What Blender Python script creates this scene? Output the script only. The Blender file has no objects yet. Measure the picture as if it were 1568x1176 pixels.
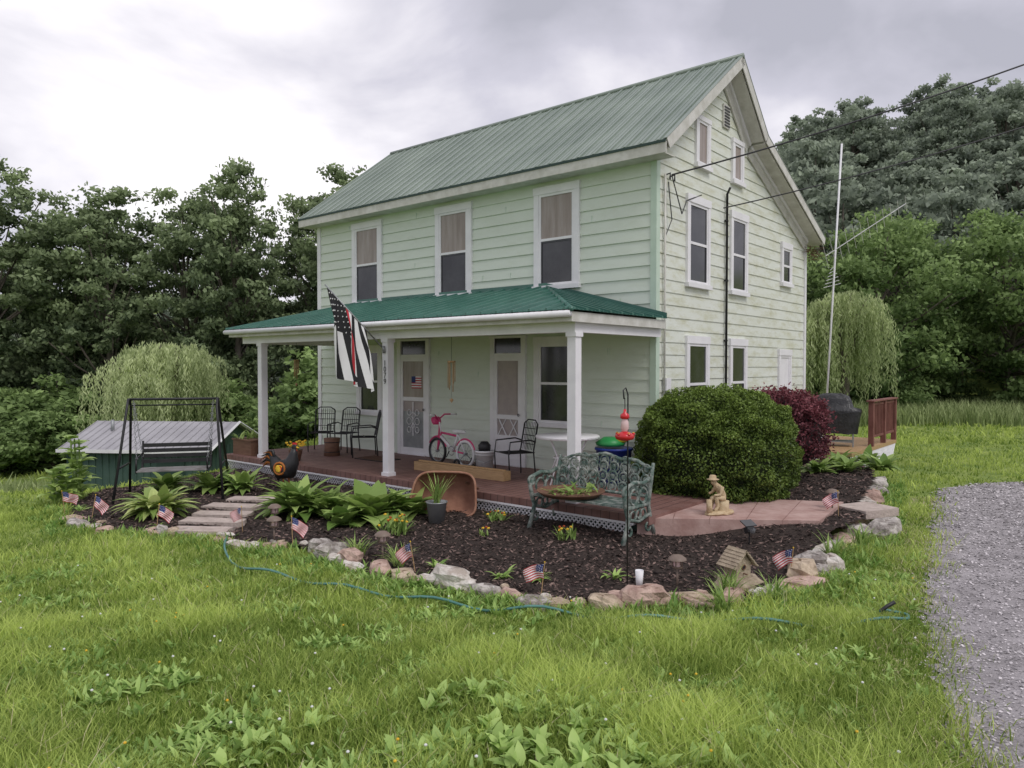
import bpy, math, random
import numpy as np
from mathutils import Vector, Matrix, Euler
rng=np.random.default_rng(7); random.seed(7)
R=math.radians
scene=bpy.context.scene; COL=scene.collection
U=random.uniform

# ---------------------------------------------------------------- materials
def _n(nt,t,**k):
    n=nt.nodes.new(t)
    for a,b in k.items(): setattr(n,a,b)
    return n
def mat(name,c,c2=None,rough=.7,scale=4,bump=0,bscale=None,metal=0,spec=.4,stretch=(1,1,1),lo=.35,hi=.65,trans=0):
    m=bpy.data.materials.new(name); m.use_nodes=True; nt=m.node_tree
    b=nt.nodes['Principled BSDF']; b.inputs['Roughness'].default_value=rough
    b.inputs['Metallic'].default_value=metal; b.inputs['Specular IOR Level'].default_value=spec
    if c2 is None: c2=tuple(x*.8 for x in c)
    tc=_n(nt,'ShaderNodeTexCoord'); mp=_n(nt,'ShaderNodeMapping'); mp.inputs['Scale'].default_value=stretch
    nt.links.new(tc.outputs['Object'],mp.inputs[0])
    no=_n(nt,'ShaderNodeTexNoise'); no.inputs['Scale'].default_value=scale; no.inputs['Detail'].default_value=7; no.inputs['Roughness'].default_value=.62
    nt.links.new(mp.outputs[0],no.inputs['Vector'])
    r=_n(nt,'ShaderNodeValToRGB'); e=r.color_ramp.elements
    e[0].position=lo; e[1].position=hi; e[0].color=(*c,1); e[1].color=(*c2,1)
    nt.links.new(no.outputs[0],r.inputs[0]); nt.links.new(r.outputs[0],b.inputs['Base Color'])
    if bump:
        n2=_n(nt,'ShaderNodeTexNoise'); n2.inputs['Scale'].default_value=bscale or scale*4; n2.inputs['Detail'].default_value=5
        nt.links.new(mp.outputs[0],n2.inputs['Vector'])
        bp=_n(nt,'ShaderNodeBump'); bp.inputs['Strength'].default_value=bump; bp.inputs['Distance'].default_value=.02
        nt.links.new(n2.outputs[0],bp.inputs['Height']); nt.links.new(bp.outputs[0],b.inputs['Normal'])
    return m
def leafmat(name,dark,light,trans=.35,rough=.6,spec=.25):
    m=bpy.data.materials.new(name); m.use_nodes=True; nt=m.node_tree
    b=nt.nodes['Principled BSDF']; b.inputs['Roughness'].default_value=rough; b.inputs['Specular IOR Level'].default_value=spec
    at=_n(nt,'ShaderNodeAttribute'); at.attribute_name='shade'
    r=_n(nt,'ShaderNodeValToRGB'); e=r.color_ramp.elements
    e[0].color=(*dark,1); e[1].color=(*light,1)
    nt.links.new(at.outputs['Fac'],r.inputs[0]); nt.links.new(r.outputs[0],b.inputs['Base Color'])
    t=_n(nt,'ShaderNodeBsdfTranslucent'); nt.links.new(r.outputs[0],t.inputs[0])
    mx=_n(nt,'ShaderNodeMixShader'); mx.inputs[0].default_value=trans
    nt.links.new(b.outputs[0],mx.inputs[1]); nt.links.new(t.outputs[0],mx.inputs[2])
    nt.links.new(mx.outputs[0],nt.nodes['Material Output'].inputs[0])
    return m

# ---------------------------------------------------------------- mesh builder
class MB:
    def __init__(s): s.V=[];s.L=[];s.T=[];s.M=[];s.S=[];s.SM=[];s.n=0;s.mats=[]
    def mi(s,m):
        if m not in s.mats: s.mats.append(m)
        return s.mats.index(m)
    def add(s,v,f,m,smooth=False,shade=.5):
        s.V.append(np.array(v,dtype=float).reshape(-1,3)); k=s.mi(m)
        s.L.append(np.concatenate([np.array(q) for q in f])+s.n); s.T.append(np.array([len(q) for q in f]))
        s.M.append(np.full(len(f),k)); s.S.append(np.full(len(f),shade) if np.isscalar(shade) else np.array(shade)); s.SM.append(np.full(len(f),smooth))
        s.n+=len(v)
    def bulk(s,v,q,m,shade,smooth=False):
        s.V.append(v); s.L.append(q.reshape(-1)+s.n); s.T.append(np.full(len(q),q.shape[1])); s.M.append(np.full(len(q),s.mi(m)))
        s.S.append(np.broadcast_to(shade,(len(q),)).astype(float)); s.SM.append(np.full(len(q),smooth)); s.n+=len(v)
    def diamonds(s,c,a,b,m,shade):
        n=len(c); v=np.empty((n,4,3)); v[:,0]=c-a; v[:,1]=c+b-a*.1; v[:,2]=c+a; v[:,3]=c-b-a*.1
        s.bulk(v.reshape(-1,3),np.arange(4*n).reshape(n,4),m,shade)
    def bx(s,x0,x1,y0,y1,z0,z1,m,M=None,shade=.5):
        v=[Vector((x,y,z)) for z in(z0,z1) for y in(y0,y1) for x in(x0,x1)]
        if M is not None: v=[M@p for p in v]
        s.add([tuple(p) for p in v],[(0,2,3,1),(4,5,7,6),(0,1,5,4),(2,6,7,3),(0,4,6,2),(1,3,7,5)],m,shade=shade)
    def box(s,c,d,m,rot=(0,0,0)):
        M=Matrix.Translation(c)@Euler(rot).to_matrix().to_4x4()
        s.bx(-d[0]/2,d[0]/2,-d[1]/2,d[1]/2,-d[2]/2,d[2]/2,m,M)
    def tube(s,pts,r,m,n=7,closed=False):
        P=[Vector(p) for p in pts]; k=len(P); rr=r if hasattr(r,'__len__') else [r]*k; v=[]
        up=None
        for i,p in enumerate(P):
            if closed: t=(P[(i+1)%k]-P[i-1])
            else: t=P[min(i+1,k-1)]-P[max(i-1,0)]
            t.normalize()
            if up is None: up=Vector((0,0,1)) if abs(t.z)<.9 else Vector((1,0,0))
            a=t.cross(up)
            if a.length<1e-4: a=t.cross(Vector((.3,1,.1)))
            a.normalize(); b=a.cross(t); up=b
            for j in range(n):
                w=2*math.pi*j/n; v.append(p+(a*math.cos(w)+b*math.sin(w))*rr[i])
        f=[]
        for i in range(k if closed else k-1):
            for j in range(n):
                a0=i*n+j;b0=i*n+(j+1)%n;c0=((i+1)%k)*n+(j+1)%n;d0=((i+1)%k)*n+j
                f.append((a0,b0,c0,d0))
        if not closed: f.append(tuple(range(n))[::-1]); f.append(tuple(range((k-1)*n,k*n)))
        s.add([tuple(p) for p in v],f,m,smooth=n>5)
    def ring(s,c,rad,r,m,ax='y',k=20,n=6,a0=0,a1=360):
        full=(a1-a0)>=360; N=k if full else k+1; pts=[]
        for i in range(N):
            w=R(a0+(a1-a0)*i/k); u,v=math.cos(w)*rad,math.sin(w)*rad
            o={'y':(u,0,v),'x':(0,u,v),'z':(u,v,0)}[ax]; pts.append((c[0]+o[0],c[1]+o[1],c[2]+o[2]))
        s.tube(pts,r,m,n,closed=full)
    def lathe(s,prof,c,m,n=20,shade=.5):
        v=[];f=[]
        for r,z in prof:
            for j in range(n):
                w=2*math.pi*j/n; v.append((c[0]+r*math.cos(w),c[1]+r*math.sin(w),c[2]+z))
        for i in range(len(prof)-1):
            for j in range(n): f.append((i*n+j,i*n+(j+1)%n,(i+1)*n+(j+1)%n,(i+1)*n+j))
        s.add(v,f,m,smooth=True,shade=shade)
    def rock(s,c,d,m,seed=0,n=9,rotz=0,jag=.1):
        rs=random.Random(seed); v=[];f=[]; k=6
        ph=[rs.uniform(0,6.3) for _ in range(6)]; tl=rs.uniform(-.25,.25); tm=rs.uniform(-.25,.25)
        for i in range(k+1):
            th=math.pi*i/k
            for j in range(n):
                w=2*math.pi*j/n
                q=1+.16*math.sin(2*w+ph[0])+.13*math.sin(3*w+ph[1]+i)+rs.uniform(-jag,jag)
                x,y,z=math.sin(th)**.6*math.cos(w)*q,math.sin(th)**.6*math.sin(w)*q,max(-1,min(1,math.cos(th)*1.25))*(1+jag*rs.uniform(-1,1))
                if i in(0,k): x*=.25;y*=.25
                z+=(x*tl+y*tm)*(jag>.05)
                x*=d[0]/2;y*=d[1]/2;z*=d[2]/2
                v.append((c[0]+x*math.cos(rotz)-y*math.sin(rotz),c[1]+x*math.sin(rotz)+y*math.cos(rotz),c[2]+z))
        for i in range(k):
            for j in range(n): f.append((i*n+j,(i+1)*n+j,(i+1)*n+(j+1)%n,i*n+(j+1)%n))
        f.append(tuple(range(n))); f.append(tuple(range(k*n,(k+1)*n))[::-1])
        s.add(v,f,m)
    def leaf(s,c,az,L,W,m,el0=60,el1=-20,k=5,shade=.5,fold=.25):
        d=Vector((math.cos(az),math.sin(az),0)); sd=Vector((-math.sin(az),math.cos(az),0)); p=Vector(c); v=[];f=[]
        for i in range(k+1):
            t=i/k; el=R(el0+(el1-el0)*t); w=W/2*(math.sin(math.pi*min(1,.06+t*.94)**.75)) if i<k else 0.001
            v+= [tuple(p+sd*w),tuple(p-Vector((0,0,w*fold))),tuple(p-sd*w)]
            p=p+(d*math.cos(el)+Vector((0,0,1))*math.sin(el))*(L/k)
        for i in range(k):
            a=i*3; f+=[(a,a+1,a+4,a+3),(a+1,a+2,a+5,a+4)]
        s.add(v,f,m,smooth=True,shade=shade)
    def rosette(s,c,n,L,W,m,e0=(40,85),droop=70,sh=(.2,.9),k=5,jit=.05):
        for i in range(n):
            az=U(0,2*math.pi); q=U(.7,1.1); e=U(*e0)
            s.leaf((c[0]+U(-jit,jit),c[1]+U(-jit,jit),c[2]),az,L*q,W*q,m,e,e-droop*U(.7,1.3),k,U(*sh))
    def obj(s,name,parent=None,loc=(0,0,0),rz=0,sc=1,mesh_only=False):
        me=bpy.data.meshes.new(name)
        V=np.concatenate(s.V); L=np.concatenate(s.L).astype(np.int32); T=np.concatenate(s.T).astype(np.int32)
        me.vertices.add(len(V)); me.vertices.foreach_set('co',V.reshape(-1).astype(np.float32))
        me.loops.add(len(L)); me.loops.foreach_set('vertex_index',L)
        me.polygons.add(len(T)); st=np.concatenate([[0],np.cumsum(T)[:-1]]).astype(np.int32)
        me.polygons.foreach_set('loop_start',st)
        try: me.polygons.foreach_set('loop_total',T)
        except Exception: pass
        me.polygons.foreach_set('material_index',np.concatenate(s.M).astype(np.int32))
        me.polygons.foreach_set('use_smooth',np.concatenate(s.SM).astype(bool))
        a=me.attributes.new('shade','FLOAT','FACE'); a.data.foreach_set('value',np.clip(np.concatenate(s.S),0,1).astype(np.float32))
        for m in s.mats: me.materials.append(m)
        me.update(calc_edges=True)
        if mesh_only: return me
        return place(name,me,loc,rz,sc,parent)
def place(name,me,loc=(0,0,0),rz=0,sc=1,parent=None):
    o=bpy.data.objects.new(name,me); COL.objects.link(o); o.location=loc; o.rotation_euler=(0,0,rz)
    o.scale=(sc,sc,sc) if np.isscalar(sc) else sc
    if parent: o.parent=parent
    return o
def empty(name,loc=(0,0,0),rz=0):
    return place(name,None,loc,rz)

# ---------------------------------------------------------------- terrain
def sm(t): t=np.clip(t,0,1); return t*t*(3-2*t)
def G(x,y):
    x=np.asarray(x,float); y=np.asarray(y,float)
    z=.085*np.clip(6.4-y,0,8)
    z=z-2.0*sm((y-11.3)/10)*sm((-x-5.4)/4)
    z=z+22*sm((y-36)/52)*sm((x+8)/55)
    z=z+12*sm((y-42)/40)*sm((-x)/30)
    z=z+.025*np.sin(x*.9+1)*np.sin(y*.8)*sm((y-1)/3)
    return z
def g(x,y): return float(G(x,y))
def inpoly(x,y,poly):
    c=np.zeros(x.shape,bool); n=len(poly)
    for i in range(n):
        x0,y0=poly[i]; x1,y1=poly[(i+1)%n]
        if y0==y1: continue
        k=((y0>y)!=(y1>y))&(x<(x1-x0)*(y-y0)/(y1-y0)+x0); c^=k
    return c
HC=(2.27,11.73)
ca,sa=math.cos(R(-40)),math.sin(R(-40))
def W(lx,ly): return (HC[0]+lx*ca-ly*sa, HC[1]+lx*sa+ly*ca)
def LOC(x,y):
    dx=x-HC[0]; dy=y-HC[1]; return dx*ca+dy*sa, -dx*sa+dy*ca
rim=[(-6.6,11.0),(-6.09,10.13),(-5.29,9.42),(-4.58,9.35),(-3.68,9.17),(-3.16,8.74),(-2.66,8.74),(-1.89,8.1),(-1.54,7.59),(-.93,7.32),(-.4,6.98),(.27,6.66),(.85,6.57),(1.51,6.66),(1.9,6.5),(2.56,6.94),(3.23,7.59),(3.75,8.6),(4.5,9.4),(5.0,10.57),(6.0,12.2),(6.7,13.6)]
bed=rim+[(6.9,15),(5.5,15.5),(2,12.5),(-4,16.5),(-6,15),(-7.3,13.1)]
drive=[(1.2,-3),(1.78,2.6),(2.33,3.9),(3.25,5.8),(5.0,8.8),(6.3,11),(7.5,12.9),(8.6,13.5),(12,13.7),(40,14.5),(40,-3)]
walk=[(1.55,9.1),(3.75,8.95),(4.6,10.2),(1.9,10.75)]

M_lawn=mat('lawn_soil',(.12,.19,.035),(.26,.32,.075),rough=.95,scale=1.5,bump=.5,bscale=30)
gx=np.concatenate([np.linspace(-500,-60,12),np.linspace(-52,-16,19),np.linspace(-15,15,101),np.linspace(17,90,38),np.linspace(110,500,12)])
gy=np.concatenate([np.linspace(-300,-10,8),np.linspace(-5,18,93),np.linspace(18.6,40,36),np.linspace(42,120,40),np.linspace(140,700,10)])
X,Y=np.meshgrid(gx,gy); Z=G(X,Y)
b=MB(); nx=len(gx); ny=len(gy); idx=np.arange(nx*ny).reshape(ny,nx)
b.bulk(np.stack([X,Y,Z],-1).reshape(-1,3),np.stack([idx[:-1,:-1],idx[:-1,1:],idx[1:,1:],idx[1:,:-1]],-1).reshape(-1,4),M_lawn,.5,True)
b.obj('ground')

def sheet(poly,step,zf,m,name,x0,x1,y0,y1):
    xs=np.arange(x0,x1,step); ys=np.arange(y0,y1,step); X,Y=np.meshgrid(xs,ys); Z=zf(X,Y); b=MB()
    cx=X[:-1,:-1]+step/2; cy=Y[:-1,:-1]+step/2; k=inpoly(cx,cy,poly).reshape(-1)
    idx=np.arange(X.size).reshape(X.shape)
    q=np.stack([idx[:-1,:-1],idx[:-1,1:],idx[1:,1:],idx[1:,:-1]],-1).reshape(-1,4)[k]
    b.bulk(np.stack([X,Y,Z],-1).reshape(-1,3),q,m,.5,True); return b
def BZ(x,y):
    lx,ly=LOC(x,y)
    return G(x,y)+.035+.018*np.sin(x*5.1+y*2)*np.sin(y*6.3)+.2*sm((ly+2.3)/1.0)*sm((lx+.1)/.7)
M_mulch=mat('mulch',(.022,.015,.012),(.06,.042,.034),rough=.95,scale=30,bump=1,bscale=90)
M_chip=leafmat('mulch_chips',(.012,.008,.007),(.26,.18,.155),0,.9)
b=sheet(bed,.09,BZ,M_mulch,'m',-8,7.5,6,17)
n=90000; x=rng.uniform(-7.3,7,n); y=6.3+9.5*rng.random(n)**1.5; k=inpoly(x,y,bed); x=x[k];y=y[k];n=len(x)
c=np.stack([x,y,BZ(x,y)+rng.uniform(.0,.02,n)],-1); az=rng.uniform(0,6.28,n); ln=rng.uniform(.008,.030,n)*(.6+y/14)
a=np.stack([np.cos(az),np.sin(az),rng.uniform(-.5,.5,n)],-1)*ln[:,None]
bb=np.stack([-np.sin(az),np.cos(az),rng.uniform(-.6,.6,n)],-1)*(ln*rng.uniform(.2,.5,n))[:,None]
b.diamonds(c,a,bb,M_chip,rng.random(n)**2.0); b.obj('mulch_bed')

M_grav=mat('gravel',(.26,.24,.245),(.43,.40,.41),rough=.95,scale=3,bump=1,bscale=60)
M_gst=leafmat('gravel_stones',(.16,.15,.155),(.70,.655,.665),0,.9)
b=sheet(drive,.12,lambda x,y:G(x,y)+.012,M_grav,'d',1.1,40.2,-3,14.7)
n=90000; y=3+11*rng.random(n)**1.8; x=rng.uniform(1.6,12,n); k=inpoly(x+rng.normal(0,.08,n),y+rng.normal(0,.08,n),drive); x=x[k];y=y[k];n=len(x)
c=np.stack([x,y,G(x,y)+.016+rng.uniform(0,.006,n)],-1); az=rng.uniform(0,6.28,n); ln=rng.uniform(.005,.012,n)*(.6+y/9)
a=np.stack([np.cos(az),np.sin(az),rng.uniform(-.45,.45,n)],-1)*ln[:,None]
bb=np.stack([-np.sin(az),np.cos(az),rng.uniform(-.45,.45,n)],-1)*(ln*rng.uniform(.6,1,n))[:,None]
b.diamonds(c,a,bb,M_gst,rng.random(n)); b.obj('gravel_driveway')

# ---------------------------------------------------------------- grass
M_grass=leafmat('grass_blades',(.13,.22,.03),(.62,.74,.20),.42,.55)
M_straw=mat('dry_grass',(.58,.52,.33),(.48,.42,.25))
def blades(b,x,y,z,h,w,m,shade,lean=.5):
    n=len(x); az=rng.uniform(0,6.28,n); la=rng.uniform(0,6.28,n); le=rng.uniform(.1,1,n)*lean*h
    p=np.stack([x,y,z],-1); s=np.stack([np.cos(az),np.sin(az),0*az],-1)*(w/2)[:,None]
    d=np.stack([np.cos(la),np.sin(la),0*la],-1)
    mid=p+d*(le*.35)[:,None]; mid[:,2]+=h*.6; tip=p+d*(le*1.1)[:,None]; tip[:,2]+=h
    v=np.stack([p-s,p+s,mid+s*.8,mid-s*.8,tip+s*.12,tip-s*.12],1).reshape(-1,3)
    i=np.arange(n)[:,None]*6; q=np.concatenate([i+[0,1,2,3],i+[3,2,4,5]],0)
    b.bulk(v,q,m,np.concatenate([shade,np.minimum(1,shade+.12)]))
def patch(x,y): return .5+.25*np.sin(x*1.3+np.sin(y*1.7)*1.4)+.2*np.sin(x*3.7+y*2.9)+.12*np.sin(y*5.3-x*6.1)
def patch2(x,y): return .5+.3*np.sin(x*2.1+np.sin(y*2.3+2)*1.8+1)*np.cos(y*1.4+x*.5)+.2*np.sin(x*5.1-y*4.2+np.sin(x*2))
b=MB()
def band(n,y0,y1,hh,ww,xl,xr,m=M_grass,lean=.9,edge=False):
    y=rng.uniform(y0,y1,n); x=rng.uniform(xl,xr,n)*y
    k=~inpoly(x,y,bed)&~inpoly(x+rng.normal(0,.14,n),y+rng.normal(0,.14,n),drive)
    if edge: k&=inpoly(x+.35,y-.1,drive)
    lx,ly=LOC(x,y); k&=~((lx>-8.9)&(lx<1.4)&(ly>-2.5)&(ly<7))
    x=x[k];y=y[k];n=len(x); pt=patch(x,y); p2=patch2(x,y)
    h=rng.uniform(*hh,n)*(.35+1.1*pt); sh=np.clip(rng.normal(.42,.24,n)+.6*(pt-.5)+.45*(p2-.5),0,1)
    blades(b,x,y,G(x,y)-.005,h,rng.uniform(*ww,n),m,sh,lean)
band(130000,2.6,6,(.035,.14),(.004,.010),-.8,.8)
band(4500,2.8,9,(.05,.15),(.003,.006),-.8,.8,M_straw,1.6)
band(30000,2.8,12,(.03,.07),(.004,.009),.3,.75,M_straw,1.6,True)
band(100000,5.6,11,(.04,.12),(.007,.014),-.85,.85)
band(55000,10,22,(.04,.12),(.016,.03),-.9,.9)
band(30000,20,36,(.06,.16),(.03,.06),-.9,.95)
b.obj('lawn_grass')
M_tall=leafmat('tall_grass',(.14,.20,.06),(.46,.54,.25),.35)
b=MB(); n=14000; y=rng.uniform(26,34,n); x=y*rng.uniform(.38,.95,n); blades(b,x,y,G(x,y),rng.uniform(.25,.8,n),rng.uniform(.03,.06,n),M_tall,rng.random(n),.5)
n=9000; y=rng.uniform(15,24,n); x=-y*rng.uniform(.62,.98,n); blades(b,x,y,G(x,y),rng.uniform(.2,.6,n),rng.uniform(.03,.05,n),M_tall,rng.random(n),.5)
b.obj('tall_meadow_grass')
# broadleaf weeds & clover in lawn
M_weed=leafmat('weed_leaf',(.13,.26,.045),(.56,.74,.24),.35,.45)
M_white=mat('white_flower',(.8,.8,.78),(.7,.7,.7)); M_yel=mat('yellow_flower',(.8,.55,.05),(.7,.4,.03))
b=MB()
for (x,y,k) in [(-.05,3.95,16),(.22,3.85,14),(.1,4.25,14),(-.3,4.2,12),(.55,4.05,10),(.05,3.62,14),(.45,3.7,10),(-.2,3.7,10),(.6,3.45,12),(-.45,3.5,8),(-1.2,3.5,9),(1.3,3.7,9),(.15,3.4,12),(-.95,3.9,7),(0.3,4.1,12),(-.1,4.4,12),(.9,3.5,10),(.35,3.25,12)]:
    for _ in range(5):
        q=(x+U(-.16,.16),y+U(-.16,.16)); b.rosette((q[0],q[1],g(*q)+.04),k//2,.11,.055,M_weed,(20,75),50,(.35,1),4,.03)
for i in range(5200):
    t=U(0,1); y=3.1+5.2*t**1.15; x=U(-.7,.62)*y
    if float(patch2(x,y))<.56 and U(0,1)<.85: continue
    if inpoly(np.array([x]),np.array([y]),bed)[0] or inpoly(np.array([x]),np.array([y]),drive)[0]: continue
    b.rosette((x,y,g(x,y)+.02),5,U(.05,.11),U(.02,.036),M_weed,(15,70),40,(.1,.9),3,.03)
    if U(0,1)<.05: b.lathe([(.0,0),(.008,.004),(.009,.01),(0,.016)],(x,y,g(x,y)+.1),M_white if U(0,1)<.75 else M_yel,6)
for i in range(len(rim)-1):
    a0=rim[i];a1=rim[i+1]; d=math.hypot(a1[0]-a0[0],a1[1]-a0[1])
    for k in range(int(d*30)):
        t=U(0,1); nx_,ny_=(a1[1]-a0[1])/d,-(a1[0]-a0[0])/d; o=U(-.12,.5) if U(0,1)<.25 else U(.08,.5)
        x=a0[0]+(a1[0]-a0[0])*t+nx_*o; y=a0[1]+(a1[1]-a0[1])*t+ny_*o
        b.rosette((x,y,g(x,y)),7,U(.07,.17),U(.015,.035),M_weed,(40,85),45,(.0,.6),3,.05)
b.obj('lawn_weeds')

# ---------------------------------------------------------------- trees
M_bark=mat('bark',(.09,.075,.06),(.19,.165,.14),rough=.95,scale=6,bump=.8,stretch=(1,1,.2))
LM={'dark':leafmat('leaves_oak',(.075,.11,.055),(.42,.52,.27),.38),
    'hill':leafmat('leaves_hill_hazed',(.17,.205,.165),(.43,.50,.37),.38),  # distance haze is put into this pale grey-green leaf colour
    'mid':leafmat('leaves_maple',(.075,.13,.04),(.39,.53,.20),.38),
    'willow':leafmat('leaves_willow',(.24,.31,.13),(.72,.80,.44),.45)}
def tree_mesh(name,h,cr,base,ncl,nlf,ls,m,seed,trunk=.22,lump=1,rr=(.13,.24)):
    r=np.random.default_rng(seed); random.seed(seed); b=MB()
    bx,by=r.normal(0,.25,2)
    tp=[(0,0,-.4),(bx*.3,by*.3,h*.25),(bx,by,h*.55),(bx*1.3,by*1.3,h*.86)]
    b.tube(tp,[trunk*1.25,trunk*.85,trunk*.55,trunk*.12],M_bark,8)
    cz=(base+h)/2; rz=(h-base)/2
    for c in range(ncl):
        u=r.normal(size=3); u/=np.linalg.norm(u); q=r.uniform(.2,1)**.5
        prof=1-.35*max(0,u[2])**2
        lum=1+.18*math.sin(3*math.atan2(u[1],u[0])+seed)+r.normal(0,.08)*lump
        p=np.array([bx+u[0]*cr*q*lum*prof, by+u[1]*cr*q*lum*prof, cz+u[2]*rz*q])
        R0=r.uniform(*rr)*cr*1.15
        if c%5==0:
            t=max(.25,min(.8,(p[2]-h*.12)/h)); s0=np.array([bx*t*1.3,by*t*1.3,h*t*.8])
            mid=(s0+p)/2+np.array([0,0,-.2]); b.tube([tuple(s0),tuple(mid),tuple(p)],[trunk*.32,trunk*.2,.02],M_bark,5)
        n=int(nlf*r.uniform(.6,1.3)); d=r.normal(size=(n,3)); d/=np.linalg.norm(d,axis=1)[:,None]
        rad=r.uniform(.1,1.15,n)**.6; pts=p+d*rad[:,None]*R0*np.array([1.2,1.2,.72])
        e=r.normal(size=(n,3)); e/=np.linalg.norm(e,axis=1)[:,None]
        f=np.cross(e,d+r.normal(0,.5,(n,3))); f/=np.linalg.norm(f,axis=1)[:,None]+1e-6
        s=ls*r.uniform(.6,1.3,n)[:,None]
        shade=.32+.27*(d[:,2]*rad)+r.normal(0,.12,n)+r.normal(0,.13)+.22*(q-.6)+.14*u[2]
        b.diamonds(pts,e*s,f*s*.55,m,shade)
    return b.obj(name,mesh_only=True)
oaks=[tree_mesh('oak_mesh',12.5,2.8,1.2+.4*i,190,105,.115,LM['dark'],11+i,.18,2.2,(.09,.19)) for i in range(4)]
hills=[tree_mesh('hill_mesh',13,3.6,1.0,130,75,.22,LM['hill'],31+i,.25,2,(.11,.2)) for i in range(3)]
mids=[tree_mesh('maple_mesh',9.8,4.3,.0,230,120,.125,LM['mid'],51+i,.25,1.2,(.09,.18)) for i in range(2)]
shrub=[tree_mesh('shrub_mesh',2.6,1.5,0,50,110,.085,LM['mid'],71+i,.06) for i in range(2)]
random.seed(5)
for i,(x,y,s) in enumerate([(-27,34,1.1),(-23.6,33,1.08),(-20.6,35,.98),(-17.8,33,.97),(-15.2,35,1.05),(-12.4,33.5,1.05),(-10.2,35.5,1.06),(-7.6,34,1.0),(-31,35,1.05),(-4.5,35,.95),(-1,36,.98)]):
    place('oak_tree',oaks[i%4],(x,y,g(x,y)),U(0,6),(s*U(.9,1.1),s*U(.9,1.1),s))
far=empty('distant_trees')
cnt=0
for yy,s0,h0 in((41,.9,.98),(50,1.1,.62),(58,1.1,.55)):
    x=-62
    while x<0:
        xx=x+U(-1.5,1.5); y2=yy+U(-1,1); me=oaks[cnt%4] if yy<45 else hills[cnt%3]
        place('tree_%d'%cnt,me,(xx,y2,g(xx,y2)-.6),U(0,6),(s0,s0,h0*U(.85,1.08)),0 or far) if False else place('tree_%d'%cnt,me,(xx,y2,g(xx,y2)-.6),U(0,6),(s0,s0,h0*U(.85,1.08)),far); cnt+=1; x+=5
yy=44
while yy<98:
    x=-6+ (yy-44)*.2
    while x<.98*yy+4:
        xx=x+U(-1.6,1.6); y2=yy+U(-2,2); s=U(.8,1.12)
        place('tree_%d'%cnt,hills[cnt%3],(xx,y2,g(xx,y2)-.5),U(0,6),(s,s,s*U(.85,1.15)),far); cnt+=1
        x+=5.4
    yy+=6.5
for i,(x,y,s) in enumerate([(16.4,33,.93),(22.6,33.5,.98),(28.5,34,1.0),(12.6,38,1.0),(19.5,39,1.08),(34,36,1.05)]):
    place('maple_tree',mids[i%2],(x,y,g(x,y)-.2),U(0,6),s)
us=empty('understory_shrubs')
for i in range(64):
    if i<44: x=U(-36,-4); y=U(27.5,33)
    elif i<49: x=U(-20,-15); y=U(17,23)
    else: x=U(10,36); y=U(34,37)
    s=U(.6,1.5) if i<44 else U(.35,.7); place('shrub_%d'%i,shrub[i%2],(x,y,g(x,y)-.2),U(0,6),(s*1.3,s*1.3,s),us)
def willow(name,loc,h,cr,seed,dr=1):
    r=np.random.default_rng(seed); b=MB(); b.tube([(0,0,-.3),(.1,0,h*.4),(0,.1,h*.75)],[.22,.16,.08],M_bark,8)
    C=[];A=[];B=[];S=[]
    hubs=[(r.uniform(0,6.28),r.uniform(.1,.8),r.uniform(-.1,.35)) for _ in range(16)]
    for i in range(480):
        ha,hq,hz=hubs[i%16]; hx,hy=cr*hq*math.cos(ha),cr*hq*math.sin(ha); htop=h*(1-.34*hq**2)+hz
        az=r.uniform(0,6.28); q=r.random()**.6*cr*.40; x0,y0=hx+q*math.cos(az),hy+q*math.sin(az); top=htop-.5*(q/(cr*.40))**2*.7+r.normal(0,.05)
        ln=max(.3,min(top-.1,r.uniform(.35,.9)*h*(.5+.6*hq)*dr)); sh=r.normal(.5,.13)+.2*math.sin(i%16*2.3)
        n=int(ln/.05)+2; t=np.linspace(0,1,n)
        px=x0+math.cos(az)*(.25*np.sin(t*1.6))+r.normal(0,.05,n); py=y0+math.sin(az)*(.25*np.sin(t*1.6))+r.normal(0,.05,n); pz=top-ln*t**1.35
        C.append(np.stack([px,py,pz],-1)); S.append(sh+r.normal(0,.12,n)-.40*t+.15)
        a=np.stack([r.normal(0,.4,n),r.normal(0,.4,n),-np.ones(n)],-1)*.08; A.append(a)
        z=r.uniform(0,6.28,n); B.append(np.stack([np.cos(z),np.sin(z),0*z],-1)*.022)
        if i<16: b.tube([(0,0,h*.45),(hx*.5,hy*.5,htop*.8),(hx,hy,htop-.05)],[.06,.04,.02],M_bark,5)
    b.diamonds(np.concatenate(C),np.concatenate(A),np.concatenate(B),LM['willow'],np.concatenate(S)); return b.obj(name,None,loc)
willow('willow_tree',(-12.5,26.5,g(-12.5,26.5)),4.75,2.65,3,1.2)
willow('willow_tree',(12.1,27,0),4.6,1.65,4)

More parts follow.
